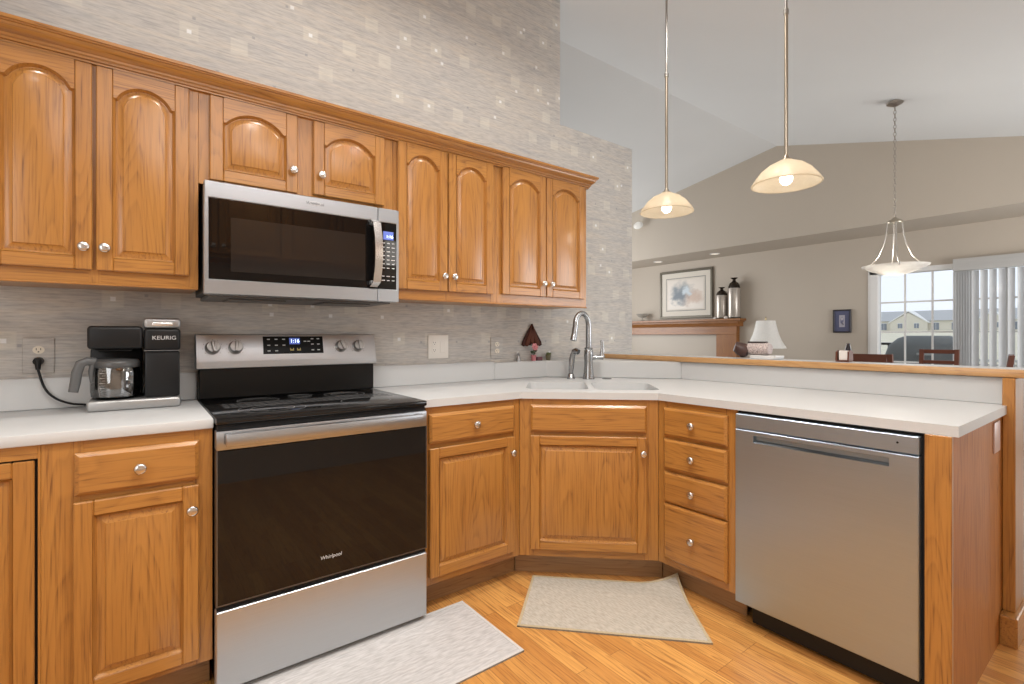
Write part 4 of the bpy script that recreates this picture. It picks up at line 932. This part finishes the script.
# ------------------------------------------------------------------ dining set
t = thing('dining_table', 'dark wooden dining table under the bowl chandelier', 'table', (5.62, -1.0, 0))
b = B(); b.box(-.5, .5, -.45, .5, .72, .755, .006); b.build('table_top', CHERRY, t)
for x in (-.44, .44):
    for y in (-.40, .45): b = B(); b.box(x-.035, x+.035, y-.035, y+.035, .0005, .7195, .004); b.build('leg', CHERRY, t)
def chair(x, y, rz, label, W=.34, H=1.04, kind=0):
    # chair faces +x in its own space; back at x=0
    t = thing('dining_chair', label, 'chair', (x, y, 0), rz, 'cherry dining chairs'); h = W/2
    b = B(); b.box(.0, .40, -h+.005, h-.005, .44, .47, .008, seg=2); b.build('seat', CHERRY, t)
    for s in (-1, 1):
        b = B(); yy = s*(h-.018)
        b.loft([[(cx-.016, yy-.018, z), (cx+.016, yy-.018, z), (cx+.016, yy+.018, z), (cx-.016, yy+.018, z)] for z, cx in ((.0005, .0), (.45, .0), (.75, -.015), (H-.002, -.05))], cap=True); b.build('rear_leg', CHERRY, t)
        b = B(); b.box(.365, .395, yy-.017, yy+.017, .0005, .4395, .003); b.build('front_leg', CHERRY, t)
    b = B(); b.box(-.062, -.036, -h+.036, h-.036, H-(.045 if kind else .075), H-.004, .004); b.build('top_rail', CHERRY, t)
    B().box(-.048, -.022, -h+.036, h-.036, H-.15 if kind else H-.19, H-.115 if kind else H-.155, .003).build('middle_rail', CHERRY, t); B().box(-.03, -.006, -h+.036, h-.036, .60, .65, .003).build('lower_rail', CHERRY, t)
chair(4.95, -.935, 0, 'cherry dining chair on the near side of the table, back towards the bar', .36, 1.03)
chair(6.30, -1.108, PI, 'cherry dining chair with an open slotted back, nearest the patio door', .315, 1.048, 1)
chair(5.50, -1.70, PI/2+.15, 'cherry dining chair seen edge on at the right end of the table', .36, 1.03)

# ------------------------------------------------------------------ vertical blinds
t = thing('vertical_blinds', 'white vertical blinds drawn to the right half of the patio door', 'blinds', (XE, 0, 0))
b = B(); b.box(-.105, -.021, -3.0, -1.075, 1.905, 2.04, .004); b.build('valance', translucent('blind_valance', (.72, .71, .69), .4, .12), t)
def vane(y, ang):
    M = Matrix.Translation((-.063, y, 0)) @ Matrix.Rotation(ang, 4, 'Z')
    b = B(); n_ = 6; pts = []
    outer_ = [(.006*math.cos(PI*(i/n_-.5))-.006, -.040+.08*i/n_) for i in range(n_+1)]
    b.loft([[(p[0], p[1], .03) for p in outer_]+[(p[0]-.0012, p[1], .03) for p in outer_[::-1]], [(p[0], p[1], 1.90) for p in outer_]+[(p[0]-.0012, p[1], 1.90) for p in outer_[::-1]]], cap=True, M=M); return b.build('vane', BLIND, t, smooth=60)
for i in range(7): vane(-1.085-i*.022, math.radians(68))
y = -1.25; i = 0
while y > -2.9: vane(y, math.radians(52+((i*37) % 9))); y -= .070; i += 1

# ------------------------------------------------------------------ outdoors
b = B(); b.box(7.32, 11.2, -4.6, 3.2, -.22, -.10); struct(b.build('floor_deck', plain('grey_deck_boards', (.36, .33, .30), .8)))
t = thing('deck_railing', 'pale deck railing beyond the patio door', 'railing', (10.9, 0, -.10))
b = B(); b.box(-.03, .03, -4.5, 3.1, .86, .90, .004); b.box(-.02, .02, -4.5, 3.1, .08, .12, .003); b.build('rail', plain('pale_rail', (.6, .6, .58), .6), t)
b = B(); y = -4.45
while y < 3.1: b.box(-.012, .012, y-.012, y+.012, .12, .86); y += .14
b.build('balusters', bpy.data.materials['pale_rail'], t)
b = B(); tm = bmesh.new(); ys = (-220, 300)
r0 = [tm.verts.new((x, y, z)) for x, z in ((11.3, -.7), (60, .4), (178, 2.6), (260, 3.0)) for y in ys]
for i in range(3): tm.faces.new((r0[2*i], r0[2*i+2], r0[2*i+3], r0[2*i+1]))
b._merge(tm, 0); struct(b.build('ground', LAWN))
# covered grill
t = thing('grill', 'barbecue grill under a dark grey fitted cover on the deck', 'grill', (9.2, -.36, -.0995))
def sect(z, hw, hd, r): 
    out = []
    for cx, cy, a0 in ((hd-r, -hw+r, -PI/2), (hd-r, hw-r, 0), (-hd+r, hw-r, PI/2), (-hd+r, -hw+r, PI)):
        for i in range(6): a = a0+PI/2*i/5; out.append((cx+r*math.cos(a), cy+r*math.sin(a), z))
    return out
b = B(); b.loft([sect(.0005, .49, .30, .06), sect(.55, .50, .30, .06), sect(.98, .465, .29, .06), sect(1.14, .43, .25, .08), sect(1.245, .34, .17, .09), sect(1.285, .25, .10, .08)], cap=True); cv = b.build('cover', GRILLC, t, smooth=60)
b = B(); b.box(-.300, -.294, -.11, .06, 1.00, 1.035, M=Matrix.Rotation(0, 4, 'Z')); b.build('badge', plain('pale_badge', (.42, .45, .46), .5), cv)
t = thing('patio_table', 'small dark patio side table left of the covered grill', 'table', (9.75, .42, -.0995))
b = B(); b.box(-.25, .25, -.28, .28, 1.135, 1.17, .006); b.build('table_top', BLACKM, t)
for x in (-.2, .2):
    for y in (-.22, .22): b = B(); b.box(x-.025, x+.025, y-.025, y+.025, .0005, 1.1345); b.build('leg', BLACKM, t)
# row houses far off
def house(x, y, W, D_, z0, wall_h, roof_h, label, gable):
    t = thing('house', label, 'house', (x, y, z0), 0)
    b = B(); b.box(0, D_, -W/2, W/2, -1, wall_h); b.build('wall', SIDING, t)
    b = B(); b.prism([(-.6, wall_h-.1), (D_+.6, wall_h-.1), (D_/2+.2, wall_h+roof_h), (D_/2-.2, wall_h+roof_h)], 'y', -W/2-.5, W/2+.5); b.build('roof', ROOFG, t)
    for gy, gw in gable:
        b = B(); b.prism([(gy-gw/2, -1), (gy+gw/2, -1), (gy+gw/2, wall_h-.6), (gy, wall_h-.6+gw*.33), (gy-gw/2, wall_h-.6)], 'x', -1.6, 1); b.build('gable_front', SIDING, t)
        b = B(); b.prism([(gy-gw/2-.4, wall_h-.85), (gy-gw/2-.4, wall_h-.55), (gy, wall_h-.3+gw*.36), (gy+gw/2+.4, wall_h-.55), (gy+gw/2+.4, wall_h-.85), (gy, wall_h-.62+gw*.36)], 'x', -1.9, 4.0, 0); b.build('gable_roof', HTRIM, t)
        for dy_ in (-gw*.22, gw*.22):
            b = B(); b.box(-1.68, -1.59, gy+dy_-.55, gy+dy_+.55, .9, 2.3); wv = b.build('window', HWIN, t); b = B(); b.box(-1.72, -1.685, gy+dy_-.7, gy+dy_+.7, 2.3, 2.45); b.box(-1.72, -1.685, gy+dy_-.03, gy+dy_+.03, .9, 2.3); b.build('window_trim', HTRIM, wv)
    k = -W/2+2.5
    while k < W/2-1:
        if all(abs(k-g[0]) > g[1]/2+.8 for g in gable):
            b = B(); b.box(-.08, .01, k-.7, k+.7, .4, 2.4); wv = b.build('window', HWIN, t); b = B(); b.box(-.12, -.085, k-.85, k+.85, 2.4, 2.55); b.box(-.12, -.085, k-.03, k+.03, .4, 2.4); b.build('window_trim', HTRIM, wv)
        k += 4.2
house(185, 40, 76, 12, 2.5, 3.2, 3.1, 'long row of cream houses with grey roofs beyond the lawn', [(4.2, 9), (17, 5), (-14, 7)])
